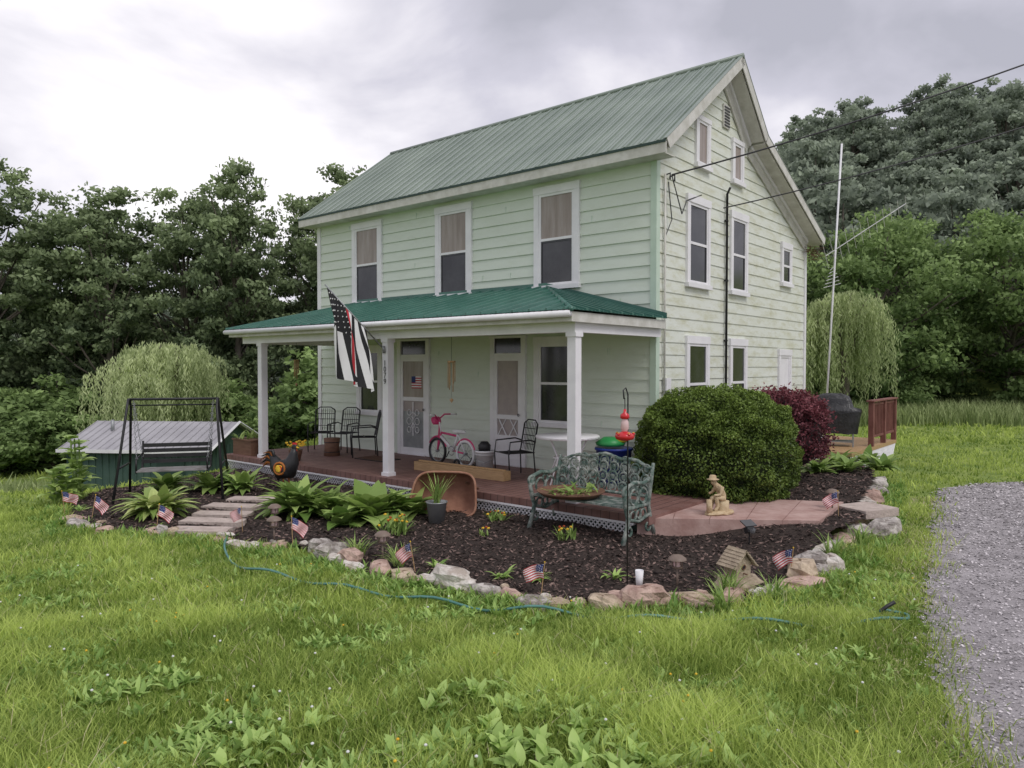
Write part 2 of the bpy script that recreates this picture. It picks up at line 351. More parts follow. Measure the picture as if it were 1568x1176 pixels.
# ---------------------------------------------------------------- house
def siding_mat(name,c,c2,dirt,amt,lo=.48):
    m=mat(name,c,c2,rough=.55,scale=1.3,stretch=(.6,.6,1.4),lo=.3,hi=.75,bump=.15,bscale=60)
    nt=m.node_tree; b=nt.nodes['Principled BSDF']; old=b.inputs['Base Color'].links[0].from_socket
    tc=[n for n in nt.nodes if n.type=='TEX_COORD'][0]; mp=_n(nt,'ShaderNodeMapping'); mp.inputs['Scale'].default_value=(1.2,1.2,4); nt.links.new(tc.outputs['Object'],mp.inputs[0])
    no=_n(nt,'ShaderNodeTexNoise'); no.inputs['Scale'].default_value=1.6; no.inputs['Detail'].default_value=10; no.inputs['Roughness'].default_value=.75; nt.links.new(mp.outputs[0],no.inputs['Vector'])
    mr=_n(nt,'ShaderNodeMapRange'); mr.inputs[1].default_value=lo; mr.inputs[2].default_value=.68; mr.inputs[4].default_value=amt; nt.links.new(no.outputs[0],mr.inputs[0])
    mx=_n(nt,'ShaderNodeMix',data_type='RGBA'); nt.links.new(mr.outputs[0],mx.inputs[0]); nt.links.new(old,mx.inputs[6]); mx.inputs[7].default_value=(*dirt,1)
    nt.links.new(mx.outputs[2],b.inputs['Base Color']); return m
M_sf=siding_mat('siding_mint',(.68,.74,.65),(.64,.70,.61),(.52,.57,.45),.35)
M_ss=siding_mat('siding_mint_weathered',(.72,.75,.69),(.67,.70,.61),(.50,.50,.33),.85,.46)
M_wh=mat('white_paint',(.84,.83,.85),(.75,.74,.76),rough=.5,scale=3)
M_tr=mat('trim_dirty',(.66,.65,.61),(.50,.49,.44),rough=.6,scale=5)
M_trg=mat('trim_green',(.55,.67,.56),(.49,.61,.50),rough=.5)
M_roof=mat('roof_green_faded',(.205,.25,.215),(.28,.33,.285),rough=.42,scale=.8,spec=.5)
M_proof=mat('porch_roof_green',(.04,.125,.098),(.065,.175,.14),rough=.3,scale=2,spec=.5)
M_drk=mat('roof_edge_and_shade_dark',(.02,.05,.04),(.03,.06,.05),rough=.5)
M_gl=mat('window_dark',(.012,.013,.015),(.04,.042,.045),rough=.12,scale=2,spec=.7)
M_cur=mat('window_curtain',(.27,.22,.19),(.38,.33,.30),rough=.25,scale=2,stretch=(4,4,.5))
M_scr=mat('screen_gray',(.09,.09,.10),(.05,.05,.055),rough=.6)
M_deck=mat('porch_floor_paint',(.17,.085,.07),(.26,.15,.13),rough=.6,scale=3,bump=.2)
M_blk=mat('black_metal',(.015,.015,.017),(.03,.03,.032),rough=.45)
M_door=mat('door_panel',(.44,.38,.36),(.36,.31,.30),rough=.5)
M_grey=mat('galvanized',(.35,.36,.37),(.25,.26,.27),rough=.4,metal=.3)
M_conc=mat('foundation_concrete',(.32,.31,.29),(.22,.21,.2),rough=.9,scale=5,bump=.4)
house=empty('farmhouse',(HC[0],HC[1],0),R(-40))
WX=8.88; WY=6.93
rp=[(-.32,5.58),(2.49,7.70),(3.70,6.56),(7.22,5.05)]
def roofz(y):
    for (a,za),(c,zc) in zip(rp,rp[1:]):
        if y<=c: return za+(zc-za)*(y-a)/(c-a)
    return rp[-1][1]
b=MB()
b.bx(-WX+.03,-.03,.03,WY,-1.6,.32,M_conc)
prof=[(.012,.25),(.012,roofz(0)-.16),(2.49,7.53),(3.70,6.40),(WY-.012,roofz(WY)-.16),(WY-.012,.25)]
v=[(x,y,z) for x in(-WX+.012,-.012) for y,z in prof]; k=len(prof)
b.add(v,[tuple(range(k)),tuple(range(k,2*k))[::-1]]+[(i,i+k,(i+1)%k+k,(i+1)%k) for i in range(k)],M_sf)
b.obj('wall_core',house)
b=MB(); e=.203
z=.3
while z<roofz(0)-.15:
    z1=min(z+e,roofz(0)-.15)
    b.add([(-WX,-.028,z),(0,-.028,z),(0,-.006,z1),(-WX,-.006,z1),(-WX,-.004,z),(0,-.004,z)],[(0,1,2,3),(4,5,1,0)],M_sf)
    z+=e
for i in range(34):
    zz=.3+e*random.randint(1,24); x=-U(.3,WX-.3); b.bx(x,x+.004,-.030,-.02,zz+.002,zz+e*.55,M_trg)
b.obj('front_siding',house)
b=MB(); z=.3
def span(zz):
    if zz<=roofz(0)-.15: y0=0
    else: y0=(zz+.15-rp[0][1])/(rp[1][1]-rp[0][1])*(rp[1][0]-rp[0][0])+rp[0][0]
    if zz<=roofz(WY)-.15: y1=WY
    elif zz+.15<=rp[2][1]: y1=rp[3][0]-(zz+.15-rp[3][1])/(rp[2][1]-rp[3][1])*(rp[3][0]-rp[2][0])
    else: y1=rp[2][0]-(zz+.15-rp[2][1])/(rp[1][1]-rp[2][1])*(rp[2][0]-rp[1][0])
    return y0,y1
while z<7.5:
    z1=min(z+e,7.54); a0,a1=span(z); c0,c1=span(z1)
    b.add([(.023,a0,z),(.023,a1,z),(.008,c1,z1),(.008,c0,z1),(.006,a0,z),(.006,a1,z)],[(0,1,2,3),(4,5,1,0)],M_ss)
    z+=e
b.obj('side_siding',house)
b=MB()
for i in range(24):
    z=.3+e*i
    b.add([(-WX,WY,z),(-WX-.02,WY,z),(-WX-.02,-.0,z),(-WX-.004,-.0,z+e),(-WX-.004,WY,z+e)],[(1,2,3,4)],M_sf)
b.obj('left_siding',house)
b=MB()
b.bx(-.07,.036,-.036,-.0315,.28,5.68,M_trg); b.bx(.0315,.037,-.0362,.08,.28,5.68,M_trg)
b.bx(-WX-.03,-WX+.09,-.04,.06,.28,5.62,M_wh); b.bx(-.02,.045,WY-.08,WY+.03,.28,5.0,M_wh)
b.bx(-WX,0,-.045,-.03,5.42,5.6,M_tr)
b.obj('corner_trim',house)
# roof
b=MB(); X0,X1=-9.2,.36
for i in range(3):
    (ya,za),(yb,zb)=rp[i],rp[i+1]; d=Vector((0,yb-ya,zb-za)); L=d.length; d.normalize(); nn=Vector((0,-d.z,d.y))
    def strip(x0,x1,h0,h1,m,e0=0,e1=0):
        P0=Vector((0,ya,za))-d*e0; P1=Vector((0,yb,zb))+d*e1
        v=[]
        for x in(x0,x1):
            for P,h in((P0,h0),(P1,h0),(P1,h1),(P0,h1)): q=P+nn*h; v.append((x,q.y,q.z))
        b.add(v,[(0,1,2,3),(4,7,6,5),(0,4,5,1),(1,5,6,2),(2,6,7,3),(3,7,4,0)],m)
    strip(X0+.03,X1-.03,-.15,-.012,M_tr,0,-.003 if i<2 else 0)
    strip(X0,X1,-.008,.004,M_roof,.03 if i==0 else 0,.03 if i==2 else 0)
    x=X0+.02; k=0
    while x<X1:
        w=.022 if k%3==0 else .012; hh=.03 if k%3==0 else .012
        strip(x-w,x+w,.004,hh,M_roof,.032 if i==0 else -.005,.02 if i==2 else 0); x+=.098; k+=1
    strip(X1-.005,X1+.012,-.15,.02,M_tr,0,0)
    strip(X1-.05,X1+.02,.02,.03,M_roof,0.01,0)
    strip(.026,.055,-.40 if i else -.30,-.152,M_tr,-.3 if i==0 else 0,-.25 if i==2 else 0)
    strip(.056,.09,-.22,-.153,M_wh,-.3 if i==0 else 0,-.25 if i==2 else 0)
b.tube([(X0,2.49,7.715),(X1+.02,2.49,7.715)],.05,M_roof,6)
b.bx(X0,X1,-.345,-.322,5.38,5.55,M_tr); b.bx(X0+.03,X1-.03,-.32,0,5.38,5.395,M_tr)
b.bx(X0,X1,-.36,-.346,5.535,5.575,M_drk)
b.obj('main_roof',house)
b=MB(); M_nest=mat('nest_twigs',(.2,.12,.07),(.1,.06,.03),rough=1,scale=20,bump=1)
random.seed(3)
for i in range(90): p=Vector((.2+U(-.12,.12),6.95+U(-.16,.16),4.72+U(-.14,.14))); q=p+Vector((U(-.15,.15),U(-.15,.15),U(-.07,.07))); b.tube([p,q],.006,M_nest,3)
b.obj('bird_nest',house)
# windows
def opening(b,side,a0,a1,z0,z1,kind='win',head=.13):
    def T(p0,p1,o0,o1,q0,q1,m):
        if side=='f': b.bx(p0,p1,-o1,-o0,q0,q1,m)
        else: b.bx(o0,o1,p0,p1,q0,q1,m)
    w=.11 if side=='f' else .085
    T(a0,a0+w,.01,.062,z0,z1-head,M_wh); T(a1-w,a1,.01,.062,z0,z1-head,M_wh); T(a0-.01,a1+.01,.01,.070,z1-head,z1,M_wh)
    T(a0-.02,a1+.02,.01,.095,z0-.045,z0+.03,M_wh)
    i0,i1,q0,q1=a0+w,a1-w,z0+.03,z1-head; s=.045
    T(i0,i0+s,.01,.052,q0,q1,M_wh); T(i1-s,i1,.01,.052,q0,q1,M_wh); T(i0+s,i1-s,.01,.052,q1-s,q1,M_wh); T(i0+s,i1-s,.01,.052,q0,q0+s,M_wh)
    zm=(q0+q1)/2
    if kind=='win':
        T(i0+s,i1-s,.01,.046,zm-.02,zm+.025,M_wh); T(i0+s,i1-s,.01,.034,zm+.025,q1-s,M_cur); T(i0+s,i1-s,.01,.030,q0+s,zm-.02,M_gl)
        T(i0+s,i0+s+.018,.03,.042,q0+s,zm-.02,M_scr); T(i1-s-.018,i1-s,.03,.042,q0+s,zm-.02,M_scr); T(i0+s+.018,i1-s-.018,.03,.042,zm-.05,zm-.02,M_scr)
    elif kind=='dark':
        T(i0+s,i1-s,.01,.046,zm-.02,zm+.025,M_wh); T(i0+s,i1-s,.01,.034,zm+.025,q1-s,M_gl); T(i0+s,i1-s,.01,.030,q0+s,zm-.02,M_gl)
        T(i0+s,i0+s+.016,.03,.042,q0+s,zm-.02,M_scr); T(i1-s-.016,i1-s,.03,.042,q0+s,zm-.02,M_scr)
    elif kind=='blank': T(i0+s,i1-s,.01,.034,q0+s,q1-s,M_cur)
    else: T(i0+s,i1-s,.01,.034,q0+s,q1-s,M_wh)
wi=0
for a in [('f',-2.41,-1.43,3.53,5.3),('f',-4.93,-3.94,3.53,5.3),('f',-7.59,-6.58,3.53,5.3),('f',-2.41,-1.5,1.11,2.66,'dark'),('f',-7.45,-6.58,1.11,2.6,'dark'),
          ('s',.99,1.87,3.53,5.05,'dark'),('s',2.75,3.55,3.53,5.05,'dark'),('s',5.36,5.98,3.9,4.8,'dark'),('s',1.3,1.86,5.6,6.46,'blank',.08),('s',2.8,3.32,5.6,6.4,'blank',.08),
          ('s',.99,1.87,1.1,2.66,'dark'),('s',2.75,3.55,1.1,2.66,'dark'),('s',5.25,6.0,1.0,2.5,'white')]:
    b=MB(); opening(b,*a); b.obj('window_%d'%wi,house); wi+=1
b=MB(); b.bx(.02,.05,2.4,2.68,6.5,6.92,M_tr)
for i in range(7): b.bx(.05,.062,2.43,2.65,6.53+i*.055,6.555+i*.055,M_scr)
b.obj('gable_vent',house)
# doors
mred=mat('flag_red',(.5,.03,.045),(.42,.03,.04)); mblue=mat('flag_blue',(.03,.05,.2),(.025,.04,.15))
def door(x0,x1,kind):
    b=MB(); zt=2.66
    b.bx(x0,x0+.1,-.07,-.01,.3,zt,M_wh); b.bx(x1-.1,x1,-.07,-.01,.3,zt,M_wh); b.bx(x0-.02,x1+.02,-.075,-.01,zt,zt+.04,M_wh)
    b.bx(x0+.1,x1-.1,-.06,-.01,2.32,2.38,M_wh); b.bx(x0+.1,x1-.1,-.035,-.01,2.38,zt,M_gl)
    i0,i1=x0+.1,x1-.1
    b.bx(i0,i1,-.03,-.01,.33,2.32,M_door)
    s=.07; b.bx(i0,i0+s,-.062,-.03,.33,2.32,M_wh); b.bx(i1-s,i1,-.062,-.03,.33,2.32,M_wh); b.bx(i0+s,i1-s,-.062,-.03,2.24,2.32,M_wh); b.bx(i0+s,i1-s,-.062,-.03,.33,.45,M_wh)
    b.bx(i0,i1,-.09,-.01,.3,.33,M_wh)
    if kind==2:
        b.bx(i0+s,i1-s,-.06,-.03,1.16,1.24,M_wh); b.bx(i0+s,i1-s,-.06,-.03,.80,.86,M_wh)
        cx=(i0+i1)/2; b.bx(cx-.025,cx+.025,-.058,-.03,.45,.80,M_wh)
        for sx in(-1,1): b.tube([(cx,-.045,.8),(cx+sx*.22,-.045,1.16)],.015,M_wh,4); b.tube([(cx+sx*.24,-.045,.86),(cx+sx*.05,-.045,1.16)],.012,M_wh,4)
        b.bx(i0+s,i1-s,-.045,-.03,.45,.8,M_wh); b.bx(i0+s+.05,i1-s-.05,-.036,-.031,1.3,2.16,M_door)
    else:
        b.bx(i0+s,i1-s,-.045,-.03,1.5,2.24,M_cur); b.bx(i0+s,i1-s,-.043,-.03,.45,1.2,M_grey); b.bx(i0+s,i1-s,-.06,-.03,1.42,1.5,M_wh)
        cx=(i0+i1)/2
        for dx,dz,rr in[(-.12,1.0,.07),(.12,1.0,.07),(-.12,.82,.06),(.12,.82,.06),(0,1.12,.06),(0,.9,.05),(-.12,1.18,.06),(.12,1.18,.06)]: b.ring((cx+dx,-.06,dz),rr,.009,M_wh,'y',14,4)
        b.bx(cx-.01,cx+.01,-.066,-.05,.7,1.4,M_wh)
        for i in range(5): b.bx(cx-.05,cx+.24,-.052,-.046,1.68+i*.05,1.705+i*.05,mred); b.bx(cx-.05,cx+.24,-.052,-.046,1.705+i*.05,1.73+i*.05,M_wh)
        b.bx(cx-.05,cx+.07,-.054,-.0525,1.8,1.93,mblue)
    b.ring((i1-.04,-.09,1.25),.02,.008,M_blk,'y',8,4)
    b.obj('door_%d'%kind,house)
door(-6.07,-5.11,1); door(-3.45,-2.6,2)
# porch
b=MB()
b.bx(-8.75,1.32,-2.5,-.0,.2,.3,M_deck)
for i in range(74): b.bx(-8.7+.135*i,-8.695+.135*i,-2.502,-.03,.2,.3015,M_blk)
b.bx(-8.7,1.25,-2.35,-.1,-1,.19,M_drk)  # dark block stands in for the shade behind the lattice
b.obj('porch_floor',house)
b=MB()
for x in(.05,-3.76,-7.6):
    b.bx(x-.068,x+.068,-2.353,-2.217,.3,2.6,M_wh); b.bx(x-.085,x+.085,-2.37,-2.2,.3,.36,M_wh); b.bx(x-.085,x+.085,-2.37,-2.2,2.54,2.6,M_wh)
b.bx(-8.2,.12,-2.37,-2.2,2.6,2.745,M_wh); b.bx(-8.2,-8.05,-2.2,-.03,2.6,2.745,M_wh); b.bx(0,.12,-2.2,-.03,2.6,2.745,M_wh)
b.bx(-8.36,.16,-2.52,-.03,2.746,2.76,M_tr)
b.bx(-8.4,.2,-2.56,-2.53,2.73,2.86,M_tr); b.bx(.171,.2,-2.53,-.04,2.73,2.86,M_tr); b.bx(-8.4,-8.37,-2.53,-.04,2.73,2.86,M_tr)
b.tube([(-8.45,-2.62,2.83),(.22,-2.62,2.83)],.045,M_wh,8)
b.obj('porch_frame',house)
b=MB(); xr=.24; AL,AR=-7.42,-2.14; ze,zt=2.885,3.54
P={'fl':(-8.42,-2.62,ze),'fr':(xr,-2.62,ze),'ar':(AR,-.03,zt),'al':(AL,-.03,zt),'rw':(xr,-.03,ze),'lw':(-8.42,-.03,ze)}
b.add([P['fl'],P['fr'],P['ar'],P['al']],[(0,1,2,3)],M_proof); b.add([P['fr'],P['rw'],P['ar']],[(0,1,2)],M_proof); b.add([P['lw'],P['fl'],P['al']],[(0,1,2)],M_proof)
x=-8.4; k=0
while x<xr:
    if x>AR: ty=-2.62+2.59*(xr-x)/(xr-AR)
    elif x<AL: ty=-2.62+2.59*(x+8.42)/(AL+8.42)
    else: ty=-.03
    tz=ze+(zt-ze)*(ty+2.62)/2.59; w,hh=(.022,.034) if k%3==0 else(.011,.011)
    b.add([(x-w,-2.63,ze),(x+w,-2.63,ze),(x+w*.6,-2.63,ze+hh),(x-w*.6,-2.63,ze+hh),(x-w,ty,tz),(x+w,ty,tz),(x+w*.6,ty,tz+hh),(x-w*.6,ty,tz+hh)],[(0,1,2,3),(1,5,6,2),(2,6,7,3),(3,7,4,0)],M_proof)
    x+=.098;k+=1
y=-2.55;k=0
while y<-.05:
    tx=xr-(xr-AR)*((y+2.62)/2.59); tz=ze+(zt-ze)*((y+2.62)/2.59); w,hh=(.022,.034) if k%3==0 else(.011,.011)
    b.add([(xr,y-w,ze),(xr,y+w,ze),(xr,y+w,ze+hh),(xr,y-w,ze+hh),(tx,y-w,tz),(tx,y+w,tz),(tx,y+w,tz+hh),(tx,y-w,tz+hh)],[(0,1,2,3),(1,5,6,2),(2,6,7,3),(3,7,4,0)],M_proof); y+=.098;k+=1
b.tube([P['fr'],P['ar']],.035,M_proof,6); b.tube([P['fl'],P['al']],.035,M_proof,6)
b.bx(AL,AR,-.06,-.03,zt-.02,zt+.07,M_proof)
b.add([(AR,-.06,zt+.07),(xr,-.06,ze+.09),(xr,-.06,ze-.0),(AR,-.06,zt)],[(0,1,2,3)],M_proof)
b.obj('porch_roof',house)
b=MB()
for i in range(150):
    x=-8.7+i*.067
    if x>.9: break
    b.tube([(x,-2.47,-.02),(x+.2,-2.47,.19)],.011,M_wh,4); b.tube([(x+.2,-2.455,-.02),(x,-2.455,.19)],.011,M_wh,4)
b.bx(-8.7,1.1,-2.50,-2.45,.17,.2,M_wh); b.obj('porch_lattice',house)
# conduit, meter, cables hardware
b=MB(); b.tube([(.06,2.55,.4),(.06,2.55,5.3),(.14,2.5,5.4)],.022,M_blk,6); b.tube([(.06,.2,.9),(.06,.2,5.2)],.018,M_tr,6)
for zz in(1.5,2.6,3.7,4.8): b.bx(.03,.07,2.5,2.6,zz,zz+.03,M_blk)
b.bx(.03,.16,.16,.42,1.0,1.35,M_grey); b.ring((.18,.29,1.2),.07,.02,M_grey,'x',12,6); b.bx(.03,.1,.2,.36,1.75,1.95,M_wh)
for q in(.25,.4): b.tube([(.03,q,5.2),(.12,q,5.22),(.12,q,5.12)],.014,M_blk,5)
b.tube([(.12,.3,5.2),(.2,.5,4.6),(.08,.9,4.9),(.06,1.5,5.1)],.01,M_blk,4); b.tube([(.06,.3,5.1),(.1,.35,4.5),(.06,.2,4.2)],.01,M_blk,4)
b.obj('electric_meter',house)
cu=bpy.data.curves.new('house_number','FONT'); cu.body='1\n0\n7\n9'; cu.size=.13; cu.space_line=.78; cu.align_x='CENTER'; cu.extrude=.002; cu.materials.append(M_blk)
o=place('house_number',cu,(-3.76,-2.358,2.15),0,1,house); o.rotation_euler=(R(90),0,0)

def H(lx,ly,z=0): x,y=W(lx,ly); return (x,y,z)
# ---------------------------------------------------------------- porch flag
b=MB(); tip=Vector((-4.10,-3.30,3.45)); base=Vector((-3.76,-2.37,2.42)); b.tube([base,tip],.012,M_grey,6); b.tube([base+Vector((0,0,-.06)),base+Vector((0,-.02,.06))],.025,M_grey,6)
d=(base-tip)
blk=mat('flag_black',(.012,.012,.014),(.02,.02,.022)); wht=mat('flag_white',(.78,.78,.78),(.7,.7,.7))
ns,nt_=39,30; grid=[]
for j in range(nt_+1):
    t=j/nt_
    for i in range(ns+1):
        s=i/ns; p=tip+d*(.03+.66*s*(1-.2*t)+.15*t); p=p+Vector((0,0,-1.28*t*(1-.2*s)))
        amp=min(1,t*2.2); p=p+Vector((.07*math.sin(s*15+t*2.5)*amp+.26*t*s, .06*math.cos(s*15+t)*amp,0))
        grid.append(tuple(p))
fs={blk:[],wht:[],mred:[]}
for j in range(nt_):
    for i in range(ns):
        st=i//3; m=mred if st==6 else (blk if st%2==0 else wht)
        if st<6 and j<nt_*.4:
            m=blk
            if i%3==1 and (j+(i//3)%2)%2==1 : m='star'
        q=(j*(ns+1)+i,j*(ns+1)+i+1,(j+1)*(ns+1)+i+1,(j+1)*(ns+1)+i)
        if m=='star':
            m=blk; pc=sum((Vector(grid[k]) for k in q),Vector())/4; b.rock(tuple(pc),(.022,.022,.022),wht,1,5)
        fs[m].append(q)
for m,f in fs.items(): b.add(grid,f,m,smooth=True)
b.obj('thin_red_line_flag',None,(HC[0],HC[1],0),R(-40))

# wind chimes
M_woodl=mat('wood_light',(.50,.33,.17),(.38,.24,.12),rough=.6,scale=6,stretch=(1,8,8)); M_woodd=mat('wood_brown',(.14,.07,.045),(.2,.11,.07),rough=.7,stretch=(1,6,6))
def chime(name,lx,ly,z,s=1):
    b=MB(); w=M_woodl; b.tube([(0,0,.45*s),(0,0,0)],.003,M_blk,4); b.lathe([(.0,.03),(.06*s,.03),(.06*s,0),(0,0)],(0,0,0),w,12)
    for i in range(6): a=i*1.047; b.tube([(.05*s*math.cos(a),.05*s*math.sin(a),0),(.05*s*math.cos(a),.05*s*math.sin(a),-(.28+.03*i)*s)],.009,M_woodl,6)
    b.tube([(0,0,0),(0,0,-.55*s)],.002,M_blk,4); b.lathe([(0,.03),(.035*s,0),(0,-.05)],(0,0,-.55*s),w,8)
    b.obj(name,None,H(lx,ly,z))
chime('wind_chime',-2.65,-1.9,2.2,1.1); chime('wind_chime',-7.9,-1.3,2.25,.9)

# patio chairs
def chair_mesh():
    b=MB(); m=M_blk; t=.013
    for s in(-.25,.25):
        b.tube([(s,-.25,0),(s,-.27,.4),(s,-.24,.62),(s,.15,.64),(s,.27,.60)],t,m,6); b.tube([(s,.27,0),(s*.9,.24,.42),(s*.9,.33,.9)],t,m,6)
    b.tube([(-.225,.33,.9),(-.12,.345,.97),(.12,.345,.97),(.225,.33,.9)],t,m,6)
    for i in range(9): x=-.2+i*.05; b.tube([(x,-.25,.42),(x,.24,.41)],.007,m,4); b.tube([(x,.245,.45),(x,.335,.94)],.006,m,4)
    for y in(-.25,0,.24): b.tube([(-.25,y,.42),(.25,y,.42)],.011,m,5)
    for z in(.55,.7,.82): b.tube([(-.22,.25+(z-.42)*.18,z),(.22,.25+(z-.42)*.18,z)],.007,m,4)
    return b.obj('chair',mesh_only=True)
cm=chair_mesh()
for lx,ly,rz in[(-6.2,-.85,-35),(-7.7,-.8,40),(-7.2,-.6,20),(-2.1,-.95,-20)]: place('patio_chair',cm,H(lx,ly,.3),R(-40+rz),.96)
b=MB(); b.lathe([(0,.0),(.17,0),(.15,.18),(.17,.36),(0,.36)],(0,0,0),M_woodd,16)
for z in(.08,.28): b.ring((0,0,z),.163,.008,M_blk,'z',18,4)
b.obj('barrel_stool',None,H(-6.8,-1.2,.3))
b=MB(); b.lathe([(0,.72),(.5,.72),(.51,.735),(.5,.75),(0,.75)],(0,0,0),M_wh,32); b.ring((0,0,.72),.49,.016,M_wh,'z',30,5)
for i in range(4): a=.78+i*1.57; b.tube([(.4*math.cos(a),.4*math.sin(a),0),(.22*math.cos(a),.22*math.sin(a),.4),(.4*math.cos(a),.4*math.sin(a),.72)],.014,M_wh,6)
b.ring((0,0,.4),.22,.01,M_wh,'z',16,5); b.obj('round_patio_table',None,H(-1.02,-.95,.3))
def bucket(name,loc):
    b=MB(); b.lathe([(0,0),(.125,0),(.15,.36),(.155,.36),(.155,.33),(.14,.33),(.13,.05),(0,.05)],(0,0,0),M_wh,20); b.ring((0,0,.3),.153,.006,M_wh,'z',20,4)
    b.tube([(-.15,0,.3),(-.13,-.1,.22),(0,-.16,.18),(.13,-.1,.22),(.15,0,.3)],.004,M_grey,4); b.lathe([(0,.3),(.09,.34),(.1,.44),(.05,.5),(0,.5)],(0,0,0),M_blk,10); b.obj(name,None,loc,0,1.1)
bucket('white_bucket',H(-2.7,-1.05,.3))
mb=mat('bin_blue',(.02,.05,.3),(.02,.04,.25),rough=.4); mg=mat('lid_green',(.03,.3,.08),(.03,.25,.07),rough=.4); mr=mat('toy_red',(.6,.03,.03),(.5,.02,.02),rough=.35); my=mat('toy_yellow',(.8,.55,.03),(.7,.5,.03),rough=.4)
b=MB(); b.lathe([(0,0),(.2,0),(.26,.5),(.28,.5),(.28,.53),(.25,.53),(0,.5)],(0,0,0),mb,20); b.lathe([(0,.55),(.2,.56),(.22,.6),(.1,.68),(0,.68)],(-.05,0,0),mg,16); b.lathe([(.0,.6),(.08,.62),(.09,.67),(.05,.72),(0,.72)],(.1,-.06,0),my,12); b.lathe([(0,.62),(.08,.66),(.08,.72),(0,.76)],(.2,.1,0),mr,12); b.obj('toy_bin',None,H(-.38,-.6,.3),0,1.08)
b=MB(); b.bx(-1.05,1.05,-.09,.09,0,.15,M_woodl); b.bx(-1.0,1.02,-.02,.012,.151,.175,M_woodl); b.bx(-1.051,-1.045,-.092,.092,.0,.152,M_woodd); b.obj('lumber_board',None,H(-2.9,-1.45,.302),R(-40))
b=MB(); b.bx(-.4,.4,-.25,.25,0,.015,M_blk); 
for i in range(12): b.bx(-.38+i*.064,-.36+i*.064,-.24,.24,.015,.02,M_woodd)
b.obj('doormat',None,H(-5.6,-1.0,.303),R(-40))
# kids bike
mp=mat('bike_pink',(.70,.07,.22),(.62,.05,.18),rough=.3)
b=MB()
for x in(-.33,.33):
    b.ring((x,0,.21),.19,.022,wht if x>0 else M_blk,'y',26,7); b.ring((x,0,.21),.165,.008,M_grey,'y',24,4); b.tube([(x,-.03,.21),(x,.03,.21)],.02,M_grey,8)
    for i in range(12): a=i*.5236; b.tube([(x,0,.21),(x+.165*math.cos(a),0,.21+.165*math.sin(a))],.0025,M_grey,3)
    b.ring((x,0,.21),.225,.014,mp,'y',14,4,20,150)
F=[((-.33,0,.21),(-.24,0,.5),.015,mp),((-.24,0,.5),(-.28,0,.66),.014,wht),((-.24,0,.44),(.05,0,.24),.026,wht),((.05,0,.24),(.33,0,.21),.013,mp),((.05,0,.24),(.16,0,.5),.02,wht),((.16,0,.5),(.33,0,.21),.012,wht),((-.24,0,.5),(.15,0,.47),.018,mp)]
for p,q,r_,m in F: b.tube([p,q],r_,m,6)
b.tube([(-.33,.0,.21),(-.28,0,.6),(-.29,0,.7)],.014,mp,6); b.tube([(-.2,-.24,.78),(-.28,-.1,.78),(-.3,0,.7),(-.28,.1,.78),(-.2,.24,.78)],.013,mp,6)
for s in(-1,1): b.tube([(-.2,s*.17,.78),(-.18,s*.26,.78)],.02,wht,6); b.ring((.33,s*.17,.08),.06,.018,M_blk,'y',12,5); b.tube([(.33,0,.21),(.33,s*.17,.08)],.008,M_grey,4)
b.rock((.18,0,.54),(.26,.12,.06),wht,3,10,0,.03); b.ring((.05,-.04,.24),.07,.006,M_grey,'y',12,4); b.tube([(.05,-.08,.24),(-.02,-.08,.14),(-.02,-.14,.14)],.01,M_blk,4); b.tube([(.05,.08,.24),(.12,.08,.34),(.12,.14,.34)],.01,M_blk,4)
b.rock((-.36,0,.68),(.1,.18,.12),mp,5,8,0,.03); b.obj('childs_bicycle',None,H(-3.8,-.75,.3),R(-45),1.2)
M_leafg=leafmat('garden_leaves',(.10,.20,.035),(.46,.60,.19),.3,.45)
b=MB(); b.bx(-.35,.35,-.15,.15,0,.3,M_woodd); b.bx(-.37,.37,-.17,.17,.3,.33,M_woodd)
b.rosette((0,0,.33),30,.25,.05,M_leafg,(40,85),50,jit=.2); b.obj('planter_box',None,H(-8.3,-2.2,.3),R(-40))
b=MB(); b.lathe([(0,0),(.09,0),(.13,.2),(.14,.22),(0,.2)],(0,0,0),M_woodd,14); b.rosette((0,0,.2),30,.16,.03,M_leafg,jit=.05)
for i in range(26): b.rock((U(-.16,.16),U(-.16,.16),.3+U(0,.08)),(.05,.05,.035),M_yel,i,6)
b.obj('flower_pot',None,H(-6.6,-2.2,.3))

# ---------------------------------------------------------------- walkway and stones
M_walk=mat('walkway_red',(.36,.22,.19),(.50,.35,.31),rough=.8,scale=4,bump=.3)
b=MB(); 
def slab(b,poly,z0,z1,m):
    k=len(poly); v=[(x,y,z0) for x,y in poly]+[(x,y,z1) for x,y in poly]; b.add(v,[tuple(range(k,2*k)),tuple(range(k))[::-1]]+[(i,(i+1)%k,(i+1)%k+k,i+k) for i in range(k)],m)
slab(b,walk,.0,.262,M_walk); 
for t in(.2,.4,.6,.8):
    p=[walk[0][0]+(walk[1][0]-walk[0][0])*t,walk[0][1]+(walk[1][1]-walk[0][1])*t]; q=[walk[3][0]+(walk[2][0]-walk[3][0])*t,walk[3][1]+(walk[2][1]-walk[3][1])*t]
    slab(b,[(p[0]-.004,p[1]),(p[0]+.004,p[1]),(q[0]+.004,q[1]),(q[0]-.004,q[1])],.2,.264,M_deck)
b.obj('garden_walkway')
MS=[mat('stone_beige',(.58,.47,.35),(.34,.26,.19),rough=.9,scale=7,bump=1,lo=.4,hi=.6),mat('stone_pink',(.58,.42,.35),(.36,.24,.20),rough=.9,scale=8,bump=1,lo=.4,hi=.6),mat('stone_gray',(.55,.51,.47),(.24,.21,.19),rough=.9,scale=9,bump=1,lo=.4,hi=.6),mat('stone_white',(.72,.68,.63),(.42,.36,.31),rough=.9,scale=7,bump=1,lo=.4,hi=.6)]
